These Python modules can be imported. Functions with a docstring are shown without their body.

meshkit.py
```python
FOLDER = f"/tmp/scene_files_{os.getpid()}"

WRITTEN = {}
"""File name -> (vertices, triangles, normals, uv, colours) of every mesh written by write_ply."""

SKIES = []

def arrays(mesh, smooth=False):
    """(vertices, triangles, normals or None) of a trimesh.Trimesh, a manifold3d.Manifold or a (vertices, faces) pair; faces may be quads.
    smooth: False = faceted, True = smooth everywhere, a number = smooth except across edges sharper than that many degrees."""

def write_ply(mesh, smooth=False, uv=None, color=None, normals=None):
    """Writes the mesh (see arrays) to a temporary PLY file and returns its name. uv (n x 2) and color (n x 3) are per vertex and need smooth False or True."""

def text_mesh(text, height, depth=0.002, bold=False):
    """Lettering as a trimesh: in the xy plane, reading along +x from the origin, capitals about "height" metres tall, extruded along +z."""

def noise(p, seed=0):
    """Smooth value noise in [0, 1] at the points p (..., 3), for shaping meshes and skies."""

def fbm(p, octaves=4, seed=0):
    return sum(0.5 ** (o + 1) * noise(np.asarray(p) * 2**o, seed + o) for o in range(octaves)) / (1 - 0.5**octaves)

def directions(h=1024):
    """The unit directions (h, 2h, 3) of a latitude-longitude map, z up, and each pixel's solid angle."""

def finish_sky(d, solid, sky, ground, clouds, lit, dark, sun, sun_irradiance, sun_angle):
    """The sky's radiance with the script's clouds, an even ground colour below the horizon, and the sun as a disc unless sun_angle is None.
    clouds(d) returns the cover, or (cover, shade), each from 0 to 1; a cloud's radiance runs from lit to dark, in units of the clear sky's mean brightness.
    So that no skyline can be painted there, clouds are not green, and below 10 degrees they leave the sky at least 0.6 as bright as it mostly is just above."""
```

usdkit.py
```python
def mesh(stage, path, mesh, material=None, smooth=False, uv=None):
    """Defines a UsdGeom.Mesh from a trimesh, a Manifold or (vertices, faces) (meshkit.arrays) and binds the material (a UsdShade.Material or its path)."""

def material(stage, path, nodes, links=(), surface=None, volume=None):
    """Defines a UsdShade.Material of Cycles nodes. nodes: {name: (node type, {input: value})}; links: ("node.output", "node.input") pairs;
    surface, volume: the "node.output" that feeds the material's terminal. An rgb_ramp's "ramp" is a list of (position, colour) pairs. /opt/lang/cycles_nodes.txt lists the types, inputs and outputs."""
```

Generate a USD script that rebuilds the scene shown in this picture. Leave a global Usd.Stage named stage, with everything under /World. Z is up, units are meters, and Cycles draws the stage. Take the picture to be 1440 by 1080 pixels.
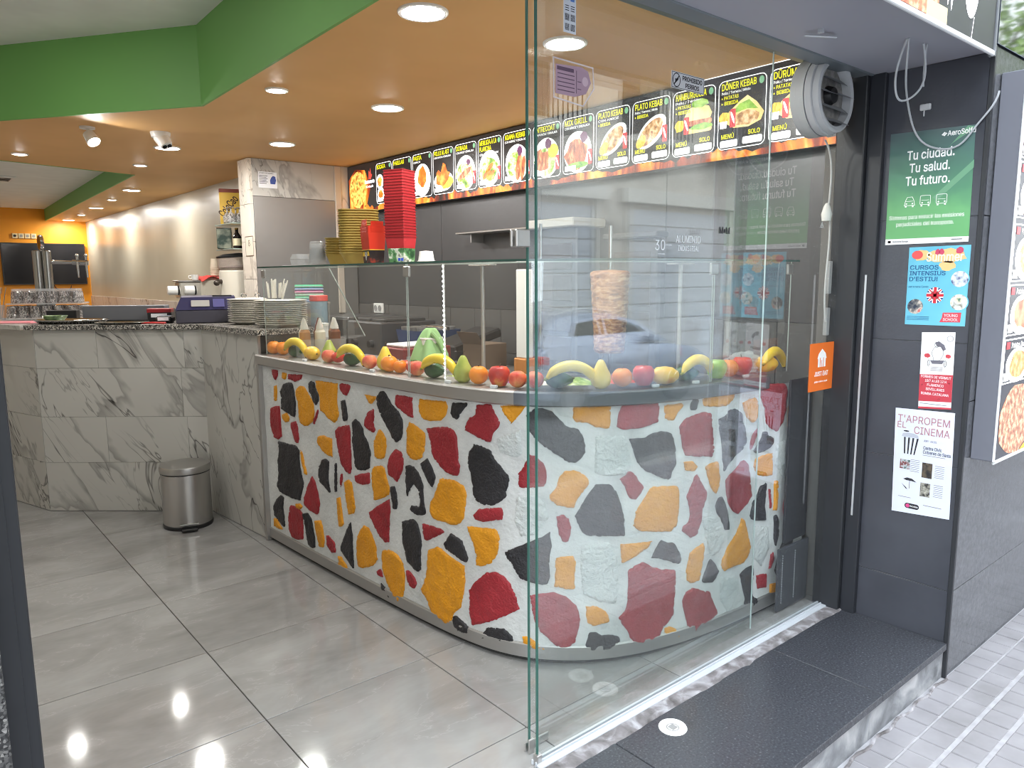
import math, random
import numpy as np, trimesh, usdkit, meshkit
from pxr import Usd, UsdGeom, UsdLux, UsdShade, Gf, Sdf, Vt
from shapely.geometry import Polygon, box as sbox, Point
from shapely import affinity
from scipy.spatial import Delaunay

stage = Usd.Stage.CreateInMemory()
UsdGeom.SetStageUpAxis(stage, 'Z'); UsdGeom.SetStageMetersPerUnit(stage, 1.0)
UsdGeom.Xform.Define(stage, '/World'); UsdGeom.Scope.Define(stage, '/World/Looks')

# ---------------------------------------------------------------- camera, sky, exposure
cam = UsdGeom.Camera.Define(stage, '/World/camera')
_yaw, _pit, _rol = np.radians([39.95, -8.16, -0.386])
_f = np.array([math.sin(_yaw)*math.cos(_pit), math.cos(_yaw)*math.cos(_pit), math.sin(_pit)])
_r = np.array([math.cos(_yaw), -math.sin(_yaw), 0.0]); _u = np.cross(_r, _f)
_r, _u = math.cos(_rol)*_r+math.sin(_rol)*_u, -math.sin(_rol)*_r+math.cos(_rol)*_u
_m = Gf.Matrix4d(*_r, 0, *_u, 0, *(-_f), 0, 0, 0, 1.5, 1)
cam.AddTransformOp().Set(_m)
cam.CreateHorizontalApertureAttr(36.0); cam.CreateVerticalApertureAttr(27.0)
cam.CreateFocalLengthAttr(36.0*1046.5/1440); cam.CreateClippingRangeAttr((0.05, 500.0))
cam.CreateExposureAttr(0.55)
sky = UsdLux.DomeLight.Define(stage, '/World/overcast_sky')
sky.CreateColorAttr((0.86, 0.93, 1.0)); sky.CreateIntensityAttr(1.42)
LAMP = 225.0     # emission of the downlight discs
MENU = 0.85      # emission of the lit menu boards

# ---------------------------------------------------------------- helpers
rnd = random.Random(7); rng = np.random.default_rng(7)
_names = {}
def numbered(parent, name):
    k = _names.get((parent, name), 0); _names[(parent, name)] = k+1
    return name if k == 0 else f'{name}_{k:03d}'
def path(x): return '/World' if x is None else str(x.GetPath())
def tag(o, label=None, cat=None, group=None, kind=None):
    p = o.GetPrim() if hasattr(o, 'GetPrim') else o
    for k, v in (('label', label), ('category', cat), ('group', group), ('kind', kind)):
        if v: p.SetCustomDataByKey(k, v)
    return p
def thing(name, label=None, cat=None, loc=(0, 0, 0), rz=0, group=None, kind=None):
    x = UsdGeom.Xform.Define(stage, '/World/'+numbered(None, name))
    x.AddTranslateOp().Set(Gf.Vec3d(*map(float, loc))); x.AddRotateZOp().Set(float(math.degrees(rz)))
    return tag(x, label, cat, group, kind)
def dup(src, loc, rz=0, label=None, group=None, name=None):
    d = src.GetCustomData()
    o = thing(name or src.GetName().rstrip('0123456789').rstrip('_'), label or d.get('label'), d.get('category'), loc, rz, group or d.get('group'))
    o.GetReferences().AddInternalReference(src.GetPath()); o.SetInstanceable(True)
    return o
def obj(name, mesh, mat, parent=None, smooth=30, **kw):
    pn = path(parent)
    if isinstance(mesh, list): mesh = cat(mesh)
    m = usdkit.mesh(stage, pn+'/'+numbered(None if parent is None else pn, name), mesh, mat, smooth)
    return tag(m, **kw)
def cat(ms): return trimesh.util.concatenate([m for m in ms if m is not None])
def bx(x0, y0, z0, x1, y1, z1, b=0):
    m = trimesh.creation.box([abs(x1-x0), abs(y1-y0), abs(z1-z0)]) if b <= 0 else None
    c = [(x0+x1)/2, (y0+y1)/2, (z0+z1)/2]
    if m is None:
        h = np.array([abs(x1-x0), abs(y1-y0), abs(z1-z0)])/2; b = min(b, h.min()*.98); P = []
        for sx in (-1, 1):
            for sy in (-1, 1):
                for sz in (-1, 1):
                    s = np.array([sx, sy, sz])
                    for k in range(3):
                        q = h-b; q[k] += b; P.append(s*q)
        m = trimesh.convex.convex_hull(np.array(P))
    m.apply_translation(c); return m
def cb(cx, cy, z0, sx, sy, sz, rz=0, b=0):
    m = bx(-sx/2, -sy/2, 0, sx/2, sy/2, sz, b); return mv(m, (cx, cy, z0), rz)
def mv(m, t=(0, 0, 0), rz=0, rx=0, ry=0, s=None):
    m = m.copy()
    if s is not None: m.apply_transform(np.diag([*(s if np.ndim(s) else [s]*3), 1]))
    for a, ax in ((rx, [1, 0, 0]), (ry, [0, 1, 0]), (rz, [0, 0, 1])):
        if a: m.apply_transform(trimesh.transformations.rotation_matrix(a, ax))
    m.apply_translation(t); return m
def lathe(prof, n=28, t=(0, 0, 0)):
    prof = np.array(prof, float); a = np.linspace(0, 2*math.pi, n, endpoint=False)
    V = np.stack([np.outer(np.cos(a), prof[:, 0]), np.outer(np.sin(a), prof[:, 0]), np.tile(prof[:, 1], (n, 1))], -1).reshape(-1, 3)
    k = len(prof); F = []
    for i in range(n):
        j = (i+1) % n
        for q in range(k-1):
            A, B_, C, D = i*k+q, j*k+q, j*k+q+1, i*k+q+1
            if prof[q, 0] > 1e-9: F.append((A, B_, C))
            if prof[q+1, 0] > 1e-9: F.append((A, C, D))
    m = trimesh.Trimesh(V, F, process=False); m.merge_vertices(); m.apply_translation(t); return m
def cyl(p0, p1, r, r1=None, n=14):
    return tube([p0, p1], [r, r if r1 is None else r1], n)
def tube(pts, r, n=8, caps=True):
    P = np.array(pts, float); R = np.full(len(P), r) if np.ndim(r) == 0 else np.array(r, float)
    T = np.gradient(P, axis=0); T /= np.linalg.norm(T, axis=1)[:, None]+1e-12
    u = np.cross(T[0], [0, 0, 1.0]);
    if np.linalg.norm(u) < 1e-3: u = np.array([1.0, 0, 0])
    u /= np.linalg.norm(u); V = []; a = np.linspace(0, 2*math.pi, n, endpoint=False)
    for i in range(len(P)):
        u = u-T[i]*(u@T[i]); u /= np.linalg.norm(u); w = np.cross(T[i], u)
        V.append(P[i]+R[i]*(np.cos(a)[:, None]*u+np.sin(a)[:, None]*w))
    F = []
    for i in range(len(P)-1):
        for j in range(n):
            k = (j+1) % n; F += [(i*n+j, i*n+k, (i+1)*n+k), (i*n+j, (i+1)*n+k, (i+1)*n+j)]
    V = np.vstack(V)
    if caps:
        c0, c1 = len(V), len(V)+1; V = np.vstack([V, P[0], P[-1]]); e = (len(P)-1)*n
        for j in range(n):
            k = (j+1) % n; F += [(c0, k, j), (c1, e+j, e+k)]
    return trimesh.Trimesh(V, F, process=False)
def curve(pts, n=24):
    from scipy.interpolate import CubicSpline
    P = np.array(pts, float); t = np.r_[0, np.cumsum(np.linalg.norm(np.diff(P, axis=0), axis=1))]
    return CubicSpline(t, P)(np.linspace(0, t[-1], n))
def prism(poly, h, z0=0.0):
    if not hasattr(poly, 'geoms') and not isinstance(poly, Polygon): poly = Polygon(poly)
    gs = [g for g in getattr(poly, 'geoms', [poly]) if g.area > 1e-9]
    return mv(cat([trimesh.creation.extrude_polygon(g, h, engine='earcut') for g in gs]), (0, 0, z0))
def frame(o, u, v):
    u, v = np.array(u, float), np.array(v, float); n = np.cross(u, v)
    return np.array([[*row, t] for row, t in zip(np.stack([u, v, n], 1), o)] + [[0, 0, 0, 1]])
def on(m, T):
    m = m.copy(); m.apply_transform(T); return m
def txt(s, h, x, y, w=None, align='l', bold=False, z=0.0, d=0.0006):
    m = meshkit.text_mesh(s, h, d, bold); b = m.bounds; L = b[1, 0]-b[0, 0]
    k = (w/L) if w else 1.0
    m.apply_translation([-b[0, 0], 0, 0]); m.apply_transform(np.diag([k, 1, 1, 1])); L *= k
    m.apply_translation([x-(L if align == 'r' else L/2 if align == 'c' else 0), y, z]); return m
def rrect(x0, y0, x1, y1, r): return sbox(x0+r, y0+r, x1-r, y1-r).buffer(r, quad_segs=4)
def ell(cx, cy, a, b, rot=0): return affinity.translate(affinity.rotate(affinity.scale(Point(0, 0).buffer(1, quad_segs=8), a, b), rot, origin=(0, 0)), cx, cy)
def ring(poly, w): return poly.difference(poly.buffer(-w))
_ORD = 'first second third fourth fifth sixth seventh eighth ninth tenth eleventh twelfth thirteenth fourteenth fifteenth sixteenth seventeenth eighteenth nineteenth twentieth twenty-first twenty-second twenty-third twenty-fourth twenty-fifth'.split()
def blob(cx, cy, a, b, seed, n=14, j=.18):
    q = random.Random(seed); return Polygon([(cx+a*(1+q.uniform(-j, j))*math.cos(t), cy+b*(1+q.uniform(-j, j))*math.sin(t)) for t in np.linspace(0, 2*math.pi, n, endpoint=False)]).buffer(0)
def sheet(P4):
    return trimesh.Trimesh(np.array(P4, float), [(0, 1, 2), (0, 2, 3)], process=False)

# ---------------------------------------------------------------- materials
_mats = {}
def M(name, col=(.8, .8, .8), rough=.5, metal=0.0, emit=0.0, ecol=None, n=None, bump=None, coat=0.0, trans=0.0, spec=None, ior=None, space='object', alpha=None, sss=0):
    """n = (scale, [ramp stops], detail, distortion, (sx, sy, sz)); bump = (scale, distance, detail)"""
    if name in _mats: return _mats[name]
    p = {'roughness': rough, 'metallic': metal}
    if coat: p['coat_weight'] = coat; p['coat_roughness'] = .05
    if trans: p['transmission_weight'] = trans
    if spec is not None: p['specular_ior_level'] = spec
    if ior: p['ior'] = ior
    if alpha is not None: p['alpha'] = alpha
    N = {'p': ('principled_bsdf', p)}; L = []
    src = 'tc.object' if space == 'object' else 'ge.position'
    if n or bump: N['tc' if space == 'object' else 'ge'] = (('texture_coordinate' if space == 'object' else 'geometry'), {})
    if n:
        sc, ramp, *rest = n; det = rest[0] if rest else 4; dis = rest[1] if len(rest) > 1 else 0; ani = rest[2] if len(rest) > 2 else (1, 1, 1)
        N['mp'] = ('mapping', {'scale': ani}); L.append((src, 'mp.vector'))
        N['nz'] = ('noise_texture', {'scale': sc, 'detail': det, 'distortion': dis}); L.append(('mp.vector', 'nz.vector'))
        N['rp'] = ('rgb_ramp', {'ramp': ramp}); L.append(('nz.fac', 'rp.fac')); L.append(('rp.color', 'p.base_color'))
        if emit: L.append(('rp.color', 'p.emission_color'))
    else:
        p['base_color'] = col
        if emit: p['emission_color'] = ecol or col
    if emit: p['emission_strength'] = emit
    if bump:
        N['bn'] = ('noise_texture', {'scale': bump[0], 'detail': bump[2] if len(bump) > 2 else 4}); L.append((src, 'bn.vector'))
        N['bu'] = ('bump', {'strength': 1.0, 'distance': bump[1]}); L += [('bn.fac', 'bu.height'), ('bu.normal', 'p.normal')]
    _mats[name] = usdkit.material(stage, '/World/Looks/'+name, N, L, surface='p.BSDF'); return _mats[name]
def G(a, b, lo=.35, hi=.65): return [(lo, a), (hi, b)]
def c8(r, g, b): return tuple((x/255/12.92 if x <= 10 else ((x/255+.055)/1.055)**2.4) for x in (r, g, b))

def glass_pane(name, tint=(.93, .965, .955), boost=1.0, dust=.018):
    return usdkit.material(stage, '/World/Looks/'+name, {
        'lw': ('layer_weight', {'blend': .5}), 'pw': ('math', {'math_type': 'power', 'value2': 4.5}),
        'ma': ('math', {'math_type': 'multiply_add', 'value2': .85*boost, 'value3': .115*boost, 'use_clamp': True}),
        't': ('transparent_bsdf', {'color': tint}), 'g': ('glossy_bsdf', {'roughness': 0.0, 'color': (1, 1, 1)}), 'x': ('mix_closure', {}), 'd': ('diffuse_bsdf', {'color': (.8, .8, .82)}), 'y': ('mix_closure', {'fac': dust})},
        [('x.closure', 'y.closure1'), ('d.BSDF', 'y.closure2'), ('lw.facing', 'pw.value1'), ('pw.value', 'ma.value1'), ('ma.value', 'x.fac'), ('t.BSDF', 'x.closure1'), ('g.BSDF', 'x.closure2')], surface='y.closure')
PANE = glass_pane('clear_glass_pane'); CASEGLASS = glass_pane('display_glass', (.95, .975, .965), .8, .006)
GEDGE = M('green_glass_edge', c8(70, 120, 110), .1, trans=.25)

def marble(name, base, veins, rough, d=(.40, -.34, -.85), k=1.0):
    """polished white stone: veins run along d, some soft and grey, some thin and dark, offset piece by piece"""
    d = np.array(d)/np.linalg.norm(d); e = np.cross(d, (.6, .77, .2)); e /= np.linalg.norm(e); q = np.cross(d, e)
    V = lambda v: tuple(map(float, v))
    N = {'g': ('geometry', {}), 'oi': ('object_info', {}), 'sc': ('vector_math', {'math_type': 'scale', 'vector1': (7.3, 3.1, 5.7)}), 'ad': ('vector_math', {'math_type': 'add'}),
         'a': ('vector_math', {'math_type': 'dot_product', 'vector2': V(d*.5*k)}), 'b': ('vector_math', {'math_type': 'dot_product', 'vector2': V(e*1.75*k)}), 'c': ('vector_math', {'math_type': 'dot_product', 'vector2': V(q*1.75*k)}), 'x': ('combine_xyz', {}),
         'n1': ('noise_texture', {'scale': 1.0, 'detail': 5, 'roughness': .5, 'distortion': .5}), 'n2': ('noise_texture', {'scale': 1.5, 'detail': 4, 'roughness': .6, 'distortion': .9}), 'n3': ('noise_texture', {'scale': 1.1, 'detail': 2}),
         'r1': ('rgb_ramp', {'ramp': [(0, (0, 0, 0)), (.462, (0, 0, 0)), (.498, (.42, .42, .42)), (.506, (0, 0, 0)), (1, (0, 0, 0))]}),
         'r2': ('rgb_ramp', {'ramp': [(0, (0, 0, 0)), (.488, (0, 0, 0)), (.5, (.85, .85, .85)), (.508, (0, 0, 0)), (.60, (0, 0, 0)), (.615, (.4, .4, .4)), (.63, (0, 0, 0)), (1, (0, 0, 0))]}),
         'r3': ('rgb_ramp', {'ramp': [(.46, (0, 0, 0)), (.58, (1, 1, 1))]}), 'mm': ('mix', {'mix_type': 'multiply', 'fac': 1.0}), 'aa': ('mix', {'mix_type': 'add', 'fac': 1.0, 'use_clamp': True}),
         'mx': ('mix', {'mix_type': 'mix', 'color1': base, 'color2': veins}), 'p': ('principled_bsdf', {'roughness': rough})}
    L = [('oi.random', 'sc.scale'), ('g.position', 'ad.vector1'), ('sc.vector', 'ad.vector2')]+[('ad.vector', t+'.vector1') for t in 'abc']+[('a.value', 'x.x'), ('b.value', 'x.y'), ('c.value', 'x.z')]+[('x.vector', t+'.vector') for t in ('n1', 'n2', 'n3')]
    L += [('n1.fac', 'r1.fac'), ('n2.fac', 'r2.fac'), ('n3.fac', 'r3.fac'), ('r2.color', 'mm.color1'), ('r3.color', 'mm.color2'), ('r1.color', 'aa.color1'), ('mm.color', 'aa.color2'), ('aa.color', 'mx.fac'), ('mx.color', 'p.base_color')]
    return usdkit.material(stage, '/World/Looks/'+name, N, L, surface='p.BSDF')
MARBLE = marble('white_veined_marble', c8(192, 190, 185), c8(60, 57, 56), .22)
SIDEMARBLE = marble('side_veined_marble', c8(192, 190, 185), c8(84, 80, 79), .22, k=.8)
COLMARBLE = marble('cream_veined_marble', c8(225, 216, 204), c8(110, 95, 80), .25, k=1.6)
FLOORTILE = usdkit.material(stage, '/World/Looks/polished_floor_tile', {
    'g': ('geometry', {}), 'oi': ('object_info', {}), 'sc': ('vector_math', {'math_type': 'scale', 'vector1': (9.1, 4.7, 3.3)}), 'ad': ('vector_math', {'math_type': 'add'}),
    'mp': ('mapping', {'rotation': (0, 0, .5), 'scale': (1.2, 2.6, 1)}), 'n1': ('noise_texture', {'scale': 1.6, 'detail': 6, 'roughness': .6, 'distortion': .4}),
    'r1': ('rgb_ramp', {'ramp': [(.3, c8(130, 129, 128)), (.5, c8(147, 146, 145)), (.506, c8(158, 157, 156)), (.514, c8(147, 146, 145)), (.7, c8(158, 158, 157))]}),
    'p': ('principled_bsdf', {'roughness': .075, 'specular_ior_level': .55})},
    [('oi.random', 'sc.scale'), ('g.position', 'ad.vector1'), ('sc.vector', 'ad.vector2'), ('ad.vector', 'mp.vector'), ('mp.vector', 'n1.vector'), ('n1.fac', 'r1.fac'), ('r1.color', 'p.base_color')], surface='p.BSDF')
def speck(name, cols, scale, rough):
    return usdkit.material(stage, '/World/Looks/'+name, {'g': ('geometry', {}), 'v': ('voronoi_texture', {'scale': scale}), 'bw': ('rgb_to_bw', {}), 'r': ('rgb_ramp', {'ramp': cols}),
        'p': ('principled_bsdf', {'roughness': rough})}, [('g.position', 'v.vector'), ('v.color', 'bw.color'), ('bw.val', 'r.fac'), ('r.color', 'p.base_color')], surface='p.BSDF')
GRANITE = speck('grey_speckled_granite', [(.2, c8(35, 34, 34)), (.45, c8(90, 88, 86)), (.6, c8(150, 146, 140)), (.8, c8(205, 200, 192))], 160, .25)
DARKGRAN = speck('dark_speckled_granite', [(.2, c8(30, 30, 31)), (.5, c8(62, 62, 63)), (.75, c8(100, 99, 98)), (.9, c8(150, 148, 145))], 220, .4)
STEEL = M('brushed_steel', c8(182, 180, 178), .38, .8, bump=(60, .0006, 2))
STEELW = M('kitchen_wall_steel', c8(104, 104, 106), .4, .7, bump=(30, .0005, 2))
CHROME = M('polished_chrome', c8(205, 205, 205), .12, 1.0)
ALU = M('pale_aluminium', c8(205, 208, 212), .35, .6)
FRAMEK = M('charcoal_frame_paint', c8(42, 44, 48), .4)
BLACKP = M('black_plastic', c8(28, 28, 30), .4)
WHITEP = M('white_plastic', c8(235, 235, 232), .35)
GREYP = M('grey_plastic', c8(150, 150, 150), .45)
PAPER = M('white_paper', c8(228, 230, 234), .7)
INK = M('dark_ink', c8(45, 45, 52), .7); INKR = M('red_ink', c8(190, 60, 70), .7); INKW = M('white_ink', c8(245, 245, 245), .7)
BLACKTILE = M('polished_black_tile', n=(3, G(c8(60, 62, 69), c8(70, 72, 80), .3, .7), 5), rough=.2, bump=(90, .0004), spec=.5)
BLACKSLAB = M('black_granite_slab', n=(130, [(.3, c8(54, 56, 62)), (.62, c8(68, 70, 76)), (.75, c8(104, 105, 110))], 6), rough=.2, space='pos')
# ================================================================ STRUCTURE
ZC = 2.46
ORANGE = M('orange_ceiling_paint', n=(2, G(c8(226, 176, 112), c8(232, 182, 118)), 3), rough=.58, bump=(8, .0008, 2), space='pos')
ORANGEW = M('orange_wall_paint', c8(232, 150, 28), .5)
GREEN = M('green_fascia_paint', c8(116, 172, 92), .55)
WHITEC = M('white_ceiling_board', n=(5, G(c8(232, 233, 228), c8(238, 239, 234)), 3), rough=.7, space='pos')
SIDEWALL = M('satin_white_wall_panel', n=(1.2, G(c8(184, 176, 156), c8(194, 187, 168)), 2), rough=.3, space='pos')
DARKROOM = M('dull_grey_wall', c8(120, 118, 115), .7)

# --- floor: separate large tiles over a dark joint bed
fl = thing('floor', kind='structure')
obj('joint_bed', bx(-2.6, 1.56, -.03, 3.28, 14.35, -.0035), M('dark_floor_joint', c8(55, 52, 50), .8), fl)
gx, gy, px, py = .868, 2.363, .652, .6125
for i in range(-5, 4):
    for j in range(-1, 9):
        x0, x1, y0, y1 = gx+i*px, gx+(i+1)*px, gy+(j-1)*py, gy+j*py
        x0, x1, y0, y1 = max(x0, -2.6), min(x1, 3.28), max(y0, 1.565), y1
        if x1-x0 < .02 or y1-y0 < .02: continue
        a = .0018
        obj('floor_tile', bx(x0+a, y0+a, -.012, x1-a, y1-a, 0, .0012), FLOORTILE, fl, smooth=False)
obj('back_floor', bx(-2.6, gy+8*py, -.012, 3.28, 14.35, 0), FLOORTILE, fl, smooth=False)

# --- entrance step of black granite, with a worn mortar strip under the glass track
st_ = thing('entrance_step', kind='structure')
for a, b in ((-.6, .55), (.553, 1.68), (1.683, 2.62), (2.623, 3.208)):
    obj('granite_slab', bx(a, 1.058, -.028, b, 1.50, 0, .002), BLACKSLAB, st_, smooth=False)
RISER = M('weathered_grey_riser', n=(9, [(.3, c8(110, 112, 116)), (.5, c8(150, 152, 156)), (.68, c8(186, 186, 188))], 8, .6), rough=.7, bump=(50, .001), space='pos')
for a, b in ((-.6, .75), (.753, 1.95), (1.953, 2.55), (2.553, 3.208)):
    obj('riser_slab', bx(a, 1.07, -.2, b, 1.1, -.03, .002), RISER, st_, smooth=False)
obj('step_core', bx(-.6, 1.1, -.3, 3.28, 1.56, -.03), RISER, st_)
MORT = M('crumbling_mortar', n=(14, [(.3, c8(84, 80, 80)), (.5, c8(128, 124, 126)), (.68, c8(176, 175, 180))], 8, .8), rough=.85, bump=(60, .003), space='pos')
xs = np.linspace(.15, 3.2, 150); edge = 1.497+.012*(np.array([meshkit.fbm([[x*9, 1, 2]], 4)[0] for x in xs])-.5)*3
V = []; F = []
for i, x in enumerate(xs):
    for k, t in enumerate((0, .12, .5, .88, 1)):
        y = edge[i]*(1-t)+1.552*t; V.append((x, y, -.001 if k == 0 else .002+.004*meshkit.fbm([[x*22, y*40, 3]], 3)[0]))
for i in range(len(xs)-1):
    for k in range(4): F.append((i*5+k, (i+1)*5+k, (i+1)*5+k+1, i*5+k+1))
obj('mortar_strip', (np.array(V), np.array(F)), MORT, st_, smooth=True)
obj('mortar_bed', bx(.15, 1.50, -.03, 3.208, 1.562, -.0012), MORT, st_)

# --- ceiling: orange with two recessed white trays, green sides
R1 = Polygon([(1.405, 1.78), (1.475, 4.43), (.644, 5.59), (.1, 6.35), (-2.3, 6.35), (-2.3, 1.78)])
R2 = Polygon([(1.89, 7.66), (2.141, 14.33), (-2.3, 14.33), (-2.3, 6.57)])
ce = thing('ceiling', kind='structure')
obj('orange_board', prism(sbox(-2.6, 1.615, 3.28, 14.3).difference(R1).difference(R2), .04, ZC), ORANGE, ce, smooth=False)
obj('recess_board', prism(R1.buffer(.03), .03, 2.885), WHITEC, ce, smooth=False)
obj('recess_board', prism(R2.buffer(.03), .03, 2.64), WHITEC, ce, smooth=False)
obj('roof_slab', bx(-2.7, 1.3, 2.95, 3.4, 14.45, 3.1), DARKROOM, ce)
for k, (poly, zt) in enumerate(((R1, 2.885), (R2, 2.64))):
    obj('trim_%d' % (k+1), prism((poly if k == 0 else poly.union(sbox(-2.3, 14.2, 2.138, 14.6))).difference((poly if k == 0 else poly.union(sbox(-2.3, 14.2, 2.138, 14.6))).buffer(-.015, join_style=2)), zt-ZC+.002, ZC-.002), GREEN, kind='structure', smooth=False)
# perforated vent strips in the front tray
for x0, y0 in ((1.05, 3.5), (1.2, 3.15), (.82, 3.75)):
    v = [bx(x0+dx, y0+dy, 2.879, x0+dx+.013, y0+dy+.1, 2.885) for dx in np.arange(0, .14, .02) for dy in (0, .12)]
    obj('air_slot', v, M('vent_grey', c8(165, 168, 160), .6), ce)

# --- walls
wr = thing('wall_right', kind='structure')
obj('wall_core', bx(3.28, 1.6, -.1, 3.4, 6.3, 2.95), DARKROOM, wr)
for y0, y1 in ((1.62, 2.6), (2.6, 3.6), (3.6, 4.72), (4.72, 6.03)):
    obj('steel_panel', bx(3.268, y0+.002, 1.28, 3.28, y1-.002, 2.08, .001), STEELW, wr, smooth=False)
for y in np.arange(1.62, 6.0, .3):
    for z in (0.38, .68, .98):
        obj('splashback_tile', bx(3.268, y+.002, z+.002, 3.28, y+.298, z+.298, .001), M('grey_splash_tile', c8(92, 91, 90), .3), wr, smooth=False)
obj('wall_partition', bx(2.34, 6.05, 0, 3.28, 6.26, 2.46), DARKROOM, kind='structure')
STEELP = M('satin_partition_steel', c8(158, 156, 154), .42, .6, bump=(30, .0005, 2))
pa = thing('wall_column', kind='structure')
obj('marble_band', bx(2.352, 6.035, 2.165, 3.07, 6.05, 2.458, .001), MARBLE, pa)
obj('marble_band', bx(3.13, 6.035, 2.06, 3.27, 6.05, 2.458, .001), COLMARBLE, pa)
obj('corner_strip', bx(3.07, 6.02, 1.2, 3.13, 6.05, 2.458, .004), M('cream_trim', c8(205, 192, 178), .5), pa)
for k, z in enumerate((0.6, 1.2, 1.5, 1.8, 2.1)):
    z2 = (1.2, 1.5, 1.8, 2.1, 2.458)[k]
    obj('marble_tile', bx(2.325, 6.035, z+.0015, 2.352, 6.262, z2-.0015, .001), COLMARBLE, pa)
obj('steel_panel', bx(2.354, 6.03, 1.1, 3.07, 6.05, 2.162, .002), STEELP, pa)
obj('steel_return', bx(3.13, 6.03, 1.1, 3.262, 6.05, 2.056, .002), STEELP, pa)
ws = thing('wall_side', kind='structure')
obj('wall_board', bx(2.705, 6.26, 0, 2.85, 14.35, 2.46), SIDEWALL, ws)
for y in np.arange(6.3, 14.2, .6):
    obj('marble_tile', bx(2.69, y+.002, .6, 2.706, y+.598, 1.24, .001), MARBLE, ws)
obj('wall_back', bx(-2.6, 14.29, -.1, 2.9, 14.45, 2.95), ORANGEW, kind='structure')
obj('wall_left', bx(-2.7, 1.3, -.1, -2.6, 14.45, 2.95), M('cream_wall', c8(234, 228, 218), .6), kind='structure')
obj('wall_front', bx(-2.7, 1.46, -.3, -.62, 1.6, 2.95), DARKROOM, kind='structure')

# --- the granite pier and dark metal post at the left of the opening
jl = thing('trim_3', kind='structure')
obj('granite_jamb', bx(-.62, 1.44, -.25, .092, 1.5, 2.31, .002), DARKGRAN, jl)
obj('jamb_core', bx(-.62, 1.5, -.25, .07, 1.6, 2.46), DARKROOM, jl)
obj('metal_post', bx(.1, 1.5, -.01, .1425, 1.61, 2.4, .003), FRAMEK, jl)
obj('post_flange', bx(.082, 1.494, -.01, .123, 1.5, 2.4, .001), FRAMEK, jl)

# --- soffit, beam, reveal and the facade pier
SOFFIT = M('dark_soffit_panel', c8(160, 160, 172), .45)
sf = thing('wall_lintel', kind='structure')
obj('soffit_panel', bx(-.62, 1.055, 2.31, 3.21, 1.5, 2.33), SOFFIT, sf, smooth=False)
obj('latch', [bx(2.46, 1.33, 2.296, 2.475, 1.345, 2.31), mv(bx(-.06, -.006, 0, .06, .006, .006, .002), (2.50, 1.355, 2.292), -.5)], ALU, sf)
obj('head_rail', bx(-.1, 1.485, 2.305, 3.22, 1.56, 2.345, .004), M('grey_head_rail', c8(105, 112, 118), .4), sf)
obj('head_beam', bx(-.62, 1.5, 2.345, 3.4, 1.615, 2.96), M('beam_paint', c8(70, 84, 78), .5), sf)
obj('upper_facade', bx(-3.0, 1.07, 2.33, 9.0, 1.3, 8.0), BLACKTILE, sf)
rv = thing('wall_reveal', kind='structure')
obj('reveal_core', bx(3.226, 1.075, -.3, 3.4, 1.7, 2.33), DARKROOM, rv)
zj = [-.16, .22, .74, 1.232, 1.72, 2.31]
for k in range(5):
    obj('black_tile', bx(3.21, 1.062, zj[k]+.0015, 3.226, 1.438, zj[k+1]-.0015, .001), BLACKTILE, rv, smooth=False)
obj('tile_joint', bx(3.216, 1.07, -.1, 3.2265, 1.438, 2.3), M('pale_joint', c8(120, 122, 126), .8), rv)
wf = thing('wall_facade', kind='structure')
obj('facade_core', bx(3.24, 1.075, -.3, 9.0, 1.3, 2.33), DARKROOM, wf)
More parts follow.
